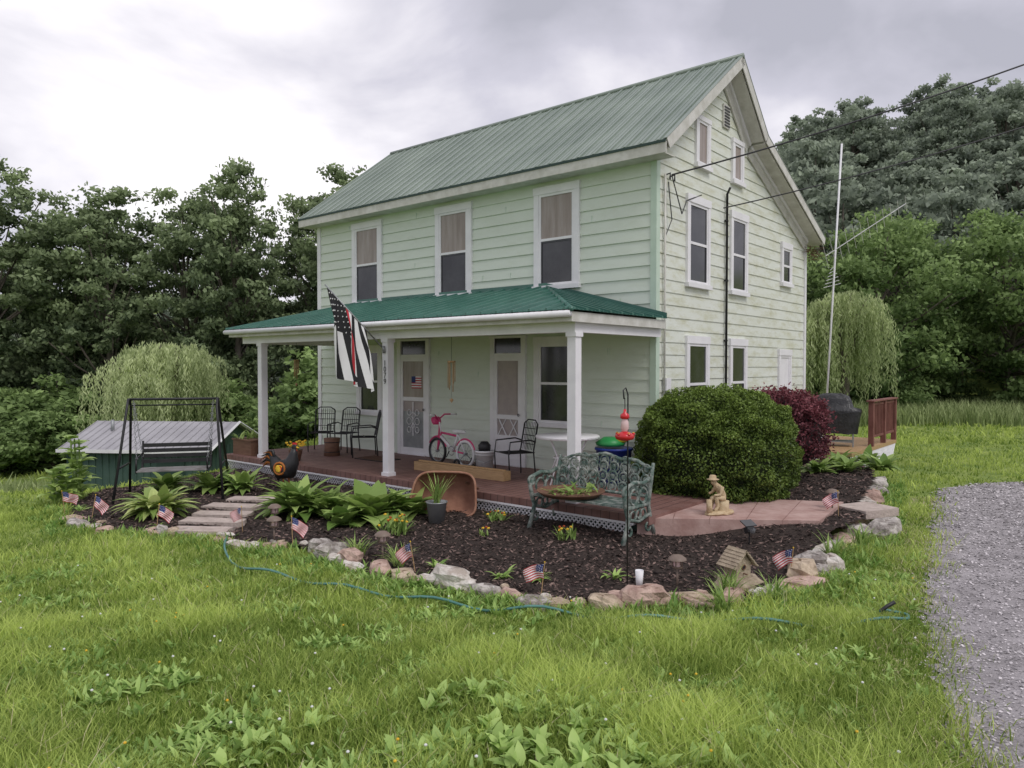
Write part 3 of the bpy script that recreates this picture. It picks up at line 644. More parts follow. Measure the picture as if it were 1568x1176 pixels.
b=MB(); k=0; random.seed(21)
for i in range(len(rim)-1):
    a0=rim[i];a1=rim[i+1]; d=math.hypot(a1[0]-a0[0],a1[1]-a0[1]); ang=math.atan2(a1[1]-a0[1],a1[0]-a0[0]); t=0
    while t<d:
        big=1.25 if i>14 else 1; L=random.choice([U(.1,.2),U(.18,.34),U(.3,.5)])*big; o=U(-.07,.07)
        x=a0[0]+(a1[0]-a0[0])*(t+L/2)/d+o*math.sin(ang); y=a0[1]+(a1[1]-a0[1])*(t+L/2)/d-o*math.cos(ang)
        if U(0,1)<.86: b.rock((x,y,g(x,y)+U(.0,.04)),(L*1.02,U(.13,.3)*big,U(.06,.2)*big),random.choice(MS),k,8,ang+U(-.5,.5),.14)
        if U(0,1)<.3: b.rock((x+U(-.1,.1),y+U(.08,.2),g(x,y)+.03),(U(.08,.16),U(.07,.12),U(.05,.1)),random.choice(MS),k+900,7,U(0,3),.14)
        t+=L*.95; k+=1
for (x,y,s) in [(-2.2,8.45,.36),(-2.0,8.2,.4),(-1.75,7.95,.34),(-.62,7.15,.46),(1.2,6.6,.42),(2.9,7.35,.46),(3.15,7.7,.4),(4.6,9.9,.5),(4.9,10.5,.5),(5.5,11.4,.5),(5.2,12.1,.5),(5.6,12.9,.45),(5.0,12.8,.4),(6.3,12.8,.5),(5.9,13.6,.4),(4.3,9.2,.4),(4.75,9.35,.5)]:
    b.rock((x,y,g(x,y)+.08),(s,s*.7,s*.5),random.choice(MS),k,9,U(0,3),.14); k+=1
b.obj('garden_stone_border')
b=MB(); M_pav=mat('paver_stone',(.56,.47,.42),(.40,.33,.29),rough=.9,scale=9,bump=.6)
for i,(x,y,w,d_,a) in enumerate([(-4.05,11.55,.75,.30,-.1),(-4.15,10.95,.8,.30,-.16),(-4.08,10.4,.8,.30,-.04),(-4.05,9.9,.82,.28,-.14),(-4.0,9.42,.75,.28,-.06),(4.75,9.9,.6,.5,.4)]):
    pl=[]
    for sx,sy in((-1,-1),(0,-1.05),(1,-1),(1.04,0),(1,1),(0,1.04),(-1,1),(-1.03,0)):
        px_,py_=sx*w/2+U(-.04,.04),sy*d_/2+U(-.025,.025); pl.append((x+px_*math.cos(a)-py_*math.sin(a),y+px_*math.sin(a)+py_*math.cos(a)))
    z=float(BZ(x,y)); slab(b,pl,z-.06,z+.045,M_pav)
b.obj('stepping_stones')
# hose
b=MB(); mh=mat('hose_green',(.07,.19,.17),(.11,.26,.23),rough=.4)
pts=[(-3.5,9.0),(-3.3,8.4),(-3.0,7.9),(-2.55,7.45),(-1.95,7.1),(-1.3,6.8),(-.7,6.55),(-.1,6.4),(.5,6.25),(1.0,6.08),(1.6,6.0),(2.2,5.85),(2.75,5.75),(3.15,5.9),(3.3,6.15),(3.15,6.2),(3.05,6.05)]
f=[]
for i in range(len(pts)-1):
    for j in range(5):
        t=j/5;p0=pts[max(i-1,0)];p1=pts[i];p2=pts[i+1];p3=pts[min(i+2,len(pts)-1)]
        q=[.5*(2*p1[c]+(p2[c]-p0[c])*t+(2*p0[c]-5*p1[c]+4*p2[c]-p3[c])*t*t+(-p0[c]+3*p1[c]-3*p2[c]+p3[c])*t**3) for c in(0,1)]
        q[1]+=.03*math.sin(q[0]*5); f.append((q[0],q[1],g(*q)+.055+.03*math.sin(q[0]*7)))
b.tube(f,.013,mh,6); b.tube([f[-1],(f[-1][0]+.07,f[-1][1]+.03,f[-1][2]+.03),(f[-1][0]+.13,f[-1][1]+.02,f[-1][2]+.07)],.016,M_blk,6); b.obj('garden_hose')

# ---------------------------------------------------------------- bushes
def bush(name,loc,rad,n,ls,m,core,seed,spike=0):
    r=np.random.default_rng(seed); b=MB(); d=r.normal(size=(n,3)); d/=np.linalg.norm(d,axis=1)[:,None]; d[:,2]=np.where(d[:,2]<-.52,-d[:,2]*.6,d[:,2]); d/=np.linalg.norm(d,axis=1)[:,None]
    az=np.arctan2(d[:,1],d[:,0]); lum=1+.035*np.sin(az*7+d[:,2]*9)+.03*np.sin(az*13-d[:,2]*15)+.03*np.sin(d[:,2]*21+az*4)
    dep=1-np.abs(r.normal(0,.05,n))+spike*np.maximum(0,r.normal(0,.1,n)); sq=np.sign(d)*np.abs(d)**.82
    p=sq*np.array(rad)*(lum*dep)[:,None]; p[:,2]+=rad[2]*.55
    p[:,2]=np.maximum(p[:,2],r.uniform(.0,.08,n))
    e=r.normal(size=(n,3))+d*.6; e/=np.linalg.norm(e,axis=1)[:,None]; f=np.cross(e,r.normal(size=(n,3))); f/=np.linalg.norm(f,axis=1)[:,None]
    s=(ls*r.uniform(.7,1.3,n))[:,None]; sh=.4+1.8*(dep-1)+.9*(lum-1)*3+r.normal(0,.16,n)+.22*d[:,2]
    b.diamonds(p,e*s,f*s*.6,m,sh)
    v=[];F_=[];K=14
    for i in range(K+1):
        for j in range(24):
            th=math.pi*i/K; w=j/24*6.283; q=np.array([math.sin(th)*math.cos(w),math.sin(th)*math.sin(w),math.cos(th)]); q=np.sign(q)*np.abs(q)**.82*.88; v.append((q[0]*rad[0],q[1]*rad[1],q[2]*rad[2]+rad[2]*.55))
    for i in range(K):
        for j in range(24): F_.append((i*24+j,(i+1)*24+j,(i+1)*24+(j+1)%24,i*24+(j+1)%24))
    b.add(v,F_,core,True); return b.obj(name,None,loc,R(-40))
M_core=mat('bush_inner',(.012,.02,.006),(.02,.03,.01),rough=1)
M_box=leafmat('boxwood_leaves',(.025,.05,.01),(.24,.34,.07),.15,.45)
M_bar=leafmat('barberry_leaves',(.045,.015,.02),(.26,.08,.095),.2,.5)
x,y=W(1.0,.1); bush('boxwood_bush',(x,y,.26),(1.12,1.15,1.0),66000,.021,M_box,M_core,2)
x,y=W(1.2,2.15); bb_=bush('barberry_shrub',(x,y,.62),(.74,.76,.70),14000,.028,M_bar,mat('barberry_inner',(.02,.008,.01)),3,.8)
b=MB(); b.tube([(0,0,-.6),(.02,0,.3)],.05,M_bark,6); b.tube([(0,0,-.3),(.2,.1,.3)],.03,M_bark,6); b.obj('stem',bb_)

# ---------------------------------------------------------------- garden plants
M_hosta=leafmat('hosta_leaves',(.16,.28,.05),(.72,.78,.32),.3,.45)
def hosta(x,y,r_,n,m=M_hosta,Wd=.45,name='hosta_plant',e0=(25,80),droop=75):
    b=MB(); b.rosette((0,0,0),n,r_*1.25,r_*Wd,m,e0,droop,(.1,1),6,.06); b.obj(name,None,(x,y,float(BZ(x,y))))
random.seed(31)
hosta(-5.0,10.35,.48,110,M_hosta,.32); hosta(-3.05,10.55,.58,120,M_leafg,.36); hosta(-2.65,10.45,.48,60,M_leafg,.36)
hosta(-1.95,10.2,.58,50,M_leafg,.62,'squash_plant'); hosta(-1.45,10.45,.48,34,M_leafg,.6,'squash_plant'); hosta(-2.3,9.9,.36,24,M_leafg,.6,'squash_plant')
hosta(-5.1,12.5,.46,50,M_leafg); hosta(-4.5,12.3,.40,40,M_leafg); hosta(-5.9,12.6,.42,40,M_leafg)
for lx,ly in[(1.9,3.6),(1.5,4.4),(2.3,4.3),(1.9,5.0),(1.5,3.2)]: x,y=W(lx,ly); hosta(x,y,.36,34,M_leafg)
for x,y in[(2.0,6.75),(1.8,6.3),(2.35,6.55),(3.9,8.2),(-.3,10.9),(-1.7,8.1),(-1.2,7.75),(3.5,8.0)]: hosta(x,y,.24,46,M_leafg,.07,'daylily_plant',(50,88),60)
for x,y in[(-.1,7.3),(.25,7.25),(-.75,7.6),(1.0,7.3),(-4.6,9.6),(-6.3,10.7)]: hosta(x,y,.13,14,M_weed,.3,'seedling_plant')
M_rust=mat('rust_petal',(.4,.08,.02),(.3,.05,.02))
def marigold(x,y,r_,n):
    b=MB(); b.rosette((0,0,0),n*4,r_*1.1,.03,M_leafg,(35,85),35,(.1,.8),4,r_*.6)
    for i in range(n): q=(U(-r_,r_)*.8,U(-r_,r_)*.8,U(.08,.16)*(r_/.22)+.03); b.rock(q,(.034,.034,.022),M_yel if i%3 else M_rust,i,7)
    b.obj('marigold_plant',None,(x,y,float(BZ(x,y))))
marigold(-1.5,9.35,.26,18); marigold(-.2,9.9,.18,7); marigold(.65,8.9,.17,7); marigold(-.35,9.1,.1,3)
def tallplant(x,y,h):
    b=MB()
    for s in range(3):
        ox,oy=U(-.15,.15),U(-.15,.15); b.tube([(ox,oy,0),(ox*1.3,oy*1.3,h*.9)],.012,M_leafg,5)
        for i in range(10): b.leaf((ox*(1+.03*i),oy*(1+.03*i),h*(.15+.085*i)),i*2.4+s,.32*(1.1-.05*i),.19,M_leafg,40,-40,5,U(.3,.9))
    b.obj('sunflower_plant',None,(x,y,g(x,y)))
tallplant(-6.75,11.6,1.1); tallplant(-7.1,12.2,.8); tallplant(-6.9,11.2,.6)
# ---------------------------------------------------------------- wheelbarrow (on its side, tray facing the lawn) + bucket planter
M_rst=mat('rusty_metal',(.26,.12,.075),(.40,.22,.15),rough=.85,scale=5,bump=.4)
M_rsi=mat('rusty_metal_inside_shaded',(.20,.09,.06),(.30,.15,.10),rough=.9,scale=5,bump=.4)  # darker copy of the rust: shade of the hollow tray painted in
b=MB(); N=36; rings=[]
for s_,dep in((1.0,0),(.97,.03),(.90,.12),(.80,.22),(.66,.28),(.35,.30),(.0,.30)):
    for j in range(N):
        w=2*math.pi*j/N; cx=math.copysign(abs(math.cos(w))**.45,math.cos(w)); cz=math.copysign(abs(math.sin(w))**.45,math.sin(w))
        tap=1-.10*cz
        rings.append((cx*.47*s_*tap+.02*cz*s_, dep+.10*cz*s_, .31+cz*.31*s_))
F_=[(i*N+j,i*N+(j+1)%N,(i+1)*N+(j+1)%N,(i+1)*N+j) for i in range(6) for j in range(N)]
b.add(rings,F_,M_rsi,True); b.add([(p[0]*1.015,p[1]+.012,p[2]) for p in rings],[q[::-1] for q in F_],M_rst,True)
b.tube([rings[j] for j in range(N)],.018,M_rst,6,closed=True)
for s in(-.28,.28): b.tube([(s,.25,.15+.3*(s>0)),(s*1.4,.55,.32),(s*1.8,.85,.06)],.018,M_woodd,6)
b.ring((-.55,.5,.18),.16,.035,M_blk,'x',18,8); b.tube([(-.55,.5,.18),(-.3,.35,.25)],.015,M_grey,5); b.obj('wheelbarrow',None,(-.98,10.5,.0),R(-8))
b=MB(); b.lathe([(0,0),(.105,0),(.14,.28),(.15,.285),(.145,.27),(.13,.26),(0,.25)],(0,0,0),M_grey,20); b.rosette((0,0,.25),34,.42,.022,M_leafg,(60,88),35,(.3,1),5,.04); b.obj('bucket_planter',None,(-1.02,9.95,.03))
# ---------------------------------------------------------------- ornate bench
M_bn=mat('cast_iron_verdigris',(.07,.115,.095),(.30,.32,.29),rough=.75,scale=11,bump=.4,lo=.42,hi=.62)
b=MB(); Lh=.70
for s in(-1,1):
    x=s*Lh
    b.tube([(x,-.34,0),(x,-.28,.14),(x,-.22,.3),(x,-.27,.42),(x,-.31,.56),(x,-.25,.68)],[.034,.026,.03,.03,.026,.03],M_bn,7)
    b.tube([(x,-.29,.66),(x,-.1,.71),(x,.1,.68),(x,.24,.72)],.028,M_bn,7); b.ring((x,-.28,.62),.055,.02,M_bn,'x',12,6)
    b.tube([(x,.38,0),(x,.28,.2),(x,.22,.42),(x,.29,.7),(x,.34,.9)],[.032,.026,.026,.024,.02],M_bn,7)
    b.tube([(x,-.24,.3),(x,0,.24),(x,.26,.3)],.022,M_bn,6)
    for (yy,zz,rr) in[(-.1,.54,.09),(.1,.54,.09),(0,.62,.05),(-.12,.32,.06),(.1,.32,.06),(0,.33,.05),(-.2,.15,.05),(.22,.15,.05)]: b.ring((x,yy,zz),rr,.015,M_bn,'x',14,5)
    b.tube([(x,-.25,.42),(x,.24,.42)],.026,M_bn,6)
for i in range(7): b.bx(-Lh,Lh,-.27+i*.075,-.215+i*.075,.425,.447,M_bn)
def bk(x,z): return (x,.24+(z-.45)*.22,z)
top=[bk(-Lh,.84)]+[bk(x,.84+.10*math.cos(x/Lh*math.pi/2)+.02*math.cos(x*14)) for x in np.linspace(-Lh+.06,Lh-.06,17)]+[bk(Lh,.84)]
b.tube(top,.024,M_bn,7); b.tube([bk(-Lh,.5),bk(Lh,.5)],.02,M_bn,6)
for x in np.linspace(-.62,.62,9):
    for z in(.57,.69,.81,.88):
        if z>.85 and abs(x)>.4: continue
        p=bk(x,z); b.ring((p[0],p[1],p[2]),.062,.013,M_bn,'y',12,5); b.rock(p,(.075,.03,.065),M_bn,int(x*100+z*10),7)
for x in np.linspace(-.7,.54,10):
    b.tube([bk(x,.5),bk(x+.08,.7),bk(x+.16,.84)],.01,M_bn,5); b.tube([bk(x+.16,.5),bk(x+.08,.7),bk(x,.84)],.01,M_bn,5)
b.lathe([(0,.47),(.36,.47),(.42,.53),(.43,.53),(.40,.5),(0,.5)],(-.2,-.12,0),M_woodd,24)
b.rosette((-.2,-.12,.5),50,.2,.04,M_leafg,(10,60),50,(.1,.9),4,.26)
b.obj('garden_bench',None,(.98,9.3,.03),R(-41),1.02)
# ---------------------------------------------------------------- shepherd hook + feeder
M_rg=mat('feeder_red',(.62,.02,.03),(.5,.015,.02),rough=.2,spec=.6); M_cl=mat('feeder_nectar',(.72,.55,.55),(.65,.4,.4),rough=.1)
b=MB(); b.tube([(0,0,-.1),(0,0,1.75),(0,0,1.86),(-.02,0,1.92),(-.045,-.02,1.9),(-.04,-.03,1.82)],.007,M_blk,6); b.tube([(0,0,.06),(-.08,0,.05),(-.08,0,-.05)],.006,M_blk,4); b.tube([(0,0,.06),(.08,0,.05),(.08,0,-.05)],.006,M_blk,4)
fx,fy,fz=-.035,-.05,1.73
b.tube([(fx,fy,fz+.1),(fx,fy,fz)],.004,M_blk,4)
b.lathe([(.0,.0),(.012,.0),(.014,-.03),(.04,-.05),(.043,-.08),(.025,-.09)],(fx,fy,fz),M_rg,14); b.lathe([(.025,-.09),(.035,-.12),(.038,-.17),(.024,-.2)],(fx,fy,fz),M_cl,14); b.lathe([(.024,-.2),(.08,-.225),(.09,-.245),(.08,-.27),(.03,-.285),(0,-.285)],(fx,fy,fz),M_rg,16)
for i in range(5): a=i*1.257; b.rock((fx+.078*math.cos(a),fy+.078*math.sin(a),fz-.225),(.03,.03,.02),M_rg,i,7); b.ring((fx+.078*math.cos(a),fy+.078*math.sin(a),fz-.212),.008,.003,M_yel,'z',8,4)
b.obj('hummingbird_feeder',None,(1.05,6.68,.03))
b=MB(); b.lathe([(0,0),(.028,0),(.04,.17),(.037,.17),(.026,.01)],(0,0,0),M_wh,16); b.obj('white_cup',None,(1.19,6.85,.07))
M_brz=mat('bronze_plastic',(.17,.125,.10),(.24,.18,.15),rough=.5)
def solar():
    b=MB(); m=M_brz; b.tube([(0,0,-.05),(0,0,.16)],.012,m,6); b.lathe([(.02,.15),(.055,.16),(.055,.18)],(0,0,0),m,12); b.lathe([(.04,.18),(.045,.24)],(0,0,0),M_cl,12)
    for i in range(6): a=i*1.047; b.tube([(.052*math.cos(a),.052*math.sin(a),.17),(.052*math.cos(a),.052*math.sin(a),.25)],.005,m,4)
    b.lathe([(.095,.245),(.09,.26),(.05,.29),(.03,.295),(0,.295)],(0,0,0),m,16); b.lathe([(.095,.245),(0,.25)],(0,0,0),m,16); return b.obj('s',mesh_only=True)
sm_=solar()
for x,y in[(-1.42,8.05),(1.60,7.1),(4.25,9.75),(-3.15,9.75),(-2.9,8.95)]: place('solar_path_light',sm_,(x,y,float(BZ(x,y))+.02),0,.95)
b=MB(); b.tube([(0,0,0),(0,0,.14)],.008,M_blk,5); b.box((0,0,.18),(.1,.07,.07),M_blk,(R(-25),0,0)); b.box((.01,.03,.25),(.16,.12,.012),M_gl,(R(25),0,0)); b.lathe([(0,0),(.03,0),(.04,.05)],(0,-.05,.15),M_grey,10); b.obj('solar_spotlight',None,(2.78,8.6,.05),.4)
# small US flags
fwht=mat('small_flag_white',(.80,.77,.77),(.72,.68,.68)); fred=mat('small_flag_red',(.55,.07,.08),(.48,.06,.07))
def usflag(droop):
    b=MB(); b.tube([(0,0,-.02),(0,0,.30)],.004,M_woodl,5); K=10
    def p(i,j): u=i/K; v_=1-j/13; return (u*.17*(1-.3*droop*v_)+.01*math.sin(v_*5),.018*math.sin(u*8+v_*2),.29-.125*v_-(.05+.07*droop)*u**1.5)
    for j in range(13):
        for i in range(K):
            m=fred if j%2==0 else fwht
            if i<4 and j>=6: m=mblue
            b.add([p(i,j),p(i+1,j),p(i+1,j+1),p(i,j+1)],[(0,1,2,3)],m,True)
            if m is mblue and (i+j)%2==0: c=p(i+.5,j+.5); b.rock(c,(.006,.01,.006),fwht,1,4)
    b.rock((0,0,.305),(.012,.012,.012),M_yel,1,6); return b.obj('f',mesh_only=True)
ums=[usflag(.3),usflag(.9),usflag(.6)]
for i,(x,y,r_) in enumerate([(-6.3,10.35,.4),(-5.75,10.05,.2),(-4.6,9.5,.5),(-3.45,9.4,2.7),(-2.6,8.7,.3),(-.99,7.5,2.8),(.27,6.8,2.9),(2.75,7.25,2.5),(4.2,9.45,2.6)]):
    place('american_flag',ums[i%3],(x,y,float(BZ(x,y))),r_,1.08).rotation_euler=(U(-.15,.15),U(-.15,.15),r_)
# birdhouse
b=MB(); M_bh=mat('birdhouse_stone',(.46,.38,.28),(.28,.22,.16),rough=.9,scale=14,bump=.7)
b.rock((0,0,.03),(.4,.34,.09),M_bh,4,10); b.bx(-.08,.08,-.07,.07,.06,.2,M_bh)
b.add([(-.08,-.071,.2),(.08,-.071,.2),(0,-.071,.29),(-.08,.071,.2),(.08,.071,.2),(0,.071,.29)],[(0,1,2),(3,5,4),(0,2,5,3),(1,4,5,2)],M_bh)
for i in range(6):
    for s in(-1,1): b.box((s*(.008+.022*i),0,.300-.0235*i),(.036,.205+.006*(i%2),.012),M_bh,(0,s*R(36),0))
b.ring((0,-.073,.17),.02,.006,M_woodd,'y',10,4); b.rock((0,-.07,.17),(.034,.012,.034),M_blk,1,8); b.tube([(0,-.07,.12),(0,-.11,.12)],.006,M_woodd,5); b.obj('birdhouse_ornament',None,(2.15,7.0,.05),.5,1.15)
# metal rooster ornament by the porch
b=MB(); mor=mat('ornament_orange',(.45,.16,.03),(.3,.09,.02),rough=.5)
b.tube([(-.34,0,.62),(-.26,0,.56),(-.2,0,.44),(-.08,0,.34),(.06,0,.36),(.15,0,.5),(.18,0,.66),(.2,0,.74)],[.015,.07,.13,.19,.2,.13,.07,.045],M_blk,12)
for i in range(6): a=R(100+i*16); b.tube([(-.2,0,.46),(-.2+.22*math.cos(a),.02*i-.05,.46+.24*math.sin(a)),(-.2+.34*math.cos(a+.35),.02*i-.05,.46+.26*math.sin(a+.35))],[.03,.03,.008],mor if i%2 else M_blk,6)
b.ring((-.02,-.17,.38),.11,.022,mor,'y',16,6); b.rock((-.02,-.18,.38),(.13,.06,.13),M_yel,2,10,0,.03); b.ring((-.02,-.19,.38),.055,.012,mr,'y',12,5)
b.rock((.2,0,.77),(.1,.07,.1),M_blk,2,10,0,.03); b.tube([(.24,0,.77),(.3,0,.755)],[.02,.004],M_yel,6)
for i in range(3): b.rock((.17+.03*i,0,.83),(.04,.015,.05),mr,i,7,0,.03)
b.rock((.235,0,.715),(.03,.015,.06),mr,5,7,0,.03)
for s in(-.05,.07): b.tube([(s,0,.2),(s+.01,0,.04),(s+.08,-.03,.0)],.014,mor,5); b.tube([(s+.01,0,.04),(s-.05,.03,.0)],.01,mor,5)
b.obj('rooster_ornament',None,(-3.85,12.5,.08),R(-15),.9)
# ---------------------------------------------------------------- swing
b=MB(); t=.022; hw=.70; ht=1.70
for s in(-1,1):
    b.tube([(s*(hw+.13),-.62,0),(s*hw,-.14,ht*.9),(s*hw,-.05,ht*.98),(s*hw,.05,ht*.98),(s*hw,.14,ht*.9),(s*(hw+.13),.62,0)],t,M_blk,7); b.tube([(s*(hw+.08),-.38,.55),(s*(hw+.08),.38,.55)],.016,M_blk,6)
b.tube([(-hw,0,ht*.98),(hw,0,ht*.98)],t,M_blk,7); b.tube([(-hw,.1,ht-.14),(hw,.1,ht-.14)],.014,M_blk,6)
M_sw=mat('swing_slats',(.30,.29,.29),(.14,.13,.12),rough=.6)
for i in range(6): b.bx(-.55,.55,-.28+i*.085,-.21+i*.085,.46,.48,M_sw)
for i in range(4): b.bx(-.55,.55,.24+i*.02,.26+i*.02,.55+i*.09,.615+i*.09,M_blk)
for s in(-.55,.55):
    b.tube([(s,-.28,.46),(s,.24,.46),(s,.33,.93)],.018,M_blk,6); b.tube([(s,-.26,.46),(s,-.26,.68),(s,.28,.72)],.016,M_blk,6)
    for q in(-.22,.26):
        for k in range(22):
            u=k/22; c=(s+(hw*.9*(1 if s>0 else -1)-s)*u,q*(1-u),.68+(ht-.7)*u); b.ring(c,.018,.0045,M_grey,'x' if k%2 else 'y',8,4)
b.obj('garden_swing',None,(-5.5,12.0,g(-5.5,12.0)+.03),R(16),.95)
# ---------------------------------------------------------------- shed
M_shr=mat('shed_roof_metal',(.42,.41,.43),(.32,.31,.33),rough=.55,scale=1.5); M_shw=mat('shed_wall_green',(.05,.095,.08),(.07,.12,.10),rough=.7)
sh=empty('shed',(-10.1,21.6,0),R(-6))
b=MB(); b.bx(-2.05,2.05,-1.5,1.5,-2.4,-.10,M_shw)
for i in range(21): b.bx(-2.03+i*.2,-2.0+i*.2,-1.53,-1.5,-2.4,-.10,M_shw)
for i in range(15): b.bx(2.05,2.08,-1.48+i*.2,-1.45+i*.2,-2.4,-.10,M_shw)
b.add([(2.05,-1.5,-.10),(2.05,1.5,-.10),(2.05,0,.46),(-2.05,-1.5,-.10),(-2.05,1.5,-.10),(-2.05,0,.46)],[(0,1,2),(3,5,4)],M_shw)
b.bx(.6,1.4,-1.55,-1.53,-2.4,-.4,M_drk); b.obj('walls',sh)
b=MB()
for s in(-1,1):
    v=[(-2.2,s*1.7,-.14),(2.2,s*1.7,-.14),(2.2,0,.52),(-2.2,0,.52)]; b.add(v+[(a,c,d-.05) for a,c,d in v],[(0,1,2,3),(4,5,6,7),(0,1,5,4),(1,2,6,5),(0,3,7,4)],M_shr)
    for i in range(20): x=-2.18+i*.23; b.add([(x,s*1.7,-.125),(x+.03,s*1.7,-.125),(x+.03,0,.535),(x,0,.535)],[(0,1,2,3)],M_shr)
    b.tube([(2.21,s*1.7,-.15),(2.21,0,.51)],.045,M_wh,4)
b.bx(-2.2,2.2,-1.73,-1.705,-.22,-.13,M_wh); b.tube([(-1.3,-.6,.2),(-1.3,-.6,.6)],.05,M_grey,8); b.obj('roof',sh)
# ---------------------------------------------------------------- rear deck, grill, antenna
M_dk=mat('deck_red',(.16,.06,.05),(.24,.10,.085),rough=.7)
dk=empty('back_deck',(HC[0],HC[1],0),R(-40)); b=MB(); b.bx(-.9,1.6,5.0,8.6,.34,.42,M_woodl)
for i in range(24): b.bx(-.9,1.6,5.03+i*.145,5.035+i*.145,.42,.4215,M_deck)
for i in range(26): x=-.9+i*.1; b.tube([(x,5.02,0),(x+.3,5.02,.34)],.012,M_wh,4); b.tube([(x+.3,5.03,0),(x,5.03,.34)],.012,M_wh,4)
for i in range(33): y=5.0+i*.1; b.tube([(1.59,y,0),(1.59,y+.3,.34)],.012,M_wh,4); b.tube([(1.58,y+.3,0),(1.58,y,.34)],.012,M_wh,4)
b.obj('platform',dk); b=MB()
for y in(6.6,7.6,8.55): b.bx(1.5,1.6,y-.05,y+.05,.42,1.38,M_dk)
for z in(.6,1.3): b.bx(1.53,1.57,6.6,8.55,z,z+.05,M_dk)
b.bx(1.47,1.63,6.5,8.6,1.38,1.41,M_dk)
for i in range(16): b.bx(1.535,1.565,6.7+i*.12,6.73+i*.12,.6,1.3,M_dk)
b.obj('railing',dk)
b=MB(); M_cv=mat('grill_cover',(.02,.02,.022),(.04,.04,.043),rough=.35,bump=.6,scale=5)
N=40; prof=[(.54,.30),(.56,.5),(.62,.80),(.62,.86),(.46,.9),(.42,1.05),(.36,1.16),(.2,1.22),(0,1.23)]; v=[];f=[]
for r_,z in prof:
    for j in range(N):
        w=2*math.pi*j/N; cx,cy=math.cos(w),math.sin(w); cx=math.copysign(abs(cx)**.5,cx); cy=math.copysign(abs(cy)**.5,cy)
        wr=1+.035*math.sin(j*2.7+z*6)*(z<.85); v.append((cx*r_*wr,cy*r_*.5*wr,z+.01*math.sin(j*1.3)))
for i in range(len(prof)-1):
    for j in range(N): f.append((i*N+j,i*N+(j+1)%N,(i+1)*N+(j+1)%N,(i+1)*N+j))
b.add(v,f,M_cv,True)
for sx in(-.45,.45):
    for sy in(-.2,.2): b.tube([(sx,sy,0),(sx,sy,.4)],.02,M_grey,5)
b.bx(-.45,.45,-.2,.2,.1,.13,M_grey)
b.lathe([(0,0),(.14,.02),(.15,.22),(.08,.3),(0,.3)],(-.3,-.35,0),M_wh,14); b.obj('covered_grill',None,H(.85,6.25,.42),R(-25),.92)
b=MB(); px,py,_=H(.35,7.3)
b.tube([(px,py,0),(px+.35,py,7.25)],.022,M_wh,6)
bx_=Vector((px+.22,py,4.75)); b.tube([bx_+Vector((-.3,-.2,-.1)),bx_+Vector((1.3,-.6,1.0))],.010,M_wh,5)
for i in range(12):
    u=i/11; c=bx_+Vector((-.3+1.6*u,-.2-.4*u,-.1+1.1*u)); L=.42*(1-.6*u)+.06; b.tube([c+Vector((-L*.5,-L*.8,L*.5)),c+Vector((L*.5,L*.8,-L*.5))],.005,M_wh,4)
for i in range(6): c=Vector((px+.19,py,4.0+.08*i)); b.tube([c+Vector((-.35+.03*i,-.3,-.08)),c+Vector((.3-.03*i,.3,.08))],.005,M_wh,4)
b.tube([(px+.2,py,4.7),(px-.3,py-.2,4.4),(px+.15,py,3.9)],.008,M_blk,4); b.obj('tv_antenna')
# cables and pole
pole=empty('utility_pole',(18,12.5,0)); b=MB(); b.tube([(0,0,-.5),(0,0,12)],[.17,.11],M_bark,10); b.bx(-.06,.06,-.9,.9,11.2,11.32,M_bark)
for q in(-.7,0,.7): b.lathe([(.03,0),(.04,.05),(.02,.12),(0,.13)],(0,q,11.33),M_grey,8)
b.obj('shaft',pole)
b=MB()
def cable(a,c,sag,r_=.011):
    pts=[]
    for i in range(25): t=i/24; p=Vector(a).lerp(Vector(c),t); p.z-=sag*4*t*(1-t); pts.append(p)
    b.tube(pts,r_,M_blk,5)
a=H(.12,.3,5.2); cable(a,(18,12.3,11.3),.48,.014)
a=H(.1,2.3,5.0); cable(a,(18,13.1,9.9),.45,.012)
b.obj('overhead_power_line')

# ---------------------------------------------------------------- seated man statue
M_st=mat('statue_cream',(.62,.50,.32),(.46,.34,.20),rough=.7,scale=12,bump=.3)
st=empty('seated_man_statue',(2.62,9.35,.262),R(15))
b=MB(); b.rock((0,0,.02),(.36,.3,.06),M_st,8,12); b.lathe([(.09,.03),(.075,.1),(.08,.17),(0,.175)],(.07,0,0),M_st,12); b.tube([(-.14,-.04,.03),(-.15,-.04,.2)],[.04,.035],M_st,8); b.obj('stump',st)
J=[((.07,0,.2),.055),((.05,0,.27),.05),((.01,0,.34),.055),((-.03,0,.375),.03),((-.065,0,.41),.042),((-.075,0,.435),.036),
   ((.07,.045,.2),.04),((-.06,.055,.205),.034),((-.06,.055,.08),.024),((-.11,.055,.045),.02),
   ((.07,-.045,.2),.04),((-.055,-.05,.225),.034),((-.03,-.05,.1),.024),((-.08,-.05,.045),.02),
   ((.01,.07,.345),.026),((-.03,.085,.27),.02),((-.1,.05,.26),.015),
   ((.01,-.07,.345),.026),((-.01,-.085,.26),.02),((-.09,-.05,.25),.015)]
E=[(0,1),(1,2),(2,3),(3,4),(4,5),(0,6),(6,7),(7,8),(8,9),(0,10),(10,11),(11,12),(12,13),(2,14),(14,15),(15,16),(2,17),(17,18),(18,19)]
me=bpy.data.meshes.new('figure'); me.from_pydata([j[0] for j in J],E,[]); me.materials.append(M_st); fo=place('figure',me,(0,0,0),0,1,st)
md=fo.modifiers.new('skin','SKIN')
for i,j in enumerate(J): me.skin_vertices[0].data[i].radius=(j[1],j[1])
me.skin_vertices[0].data[0].use_root=True
fo.modifiers.new('ss','SUBSURF').levels=2; fo.modifiers['ss'].render_levels=2
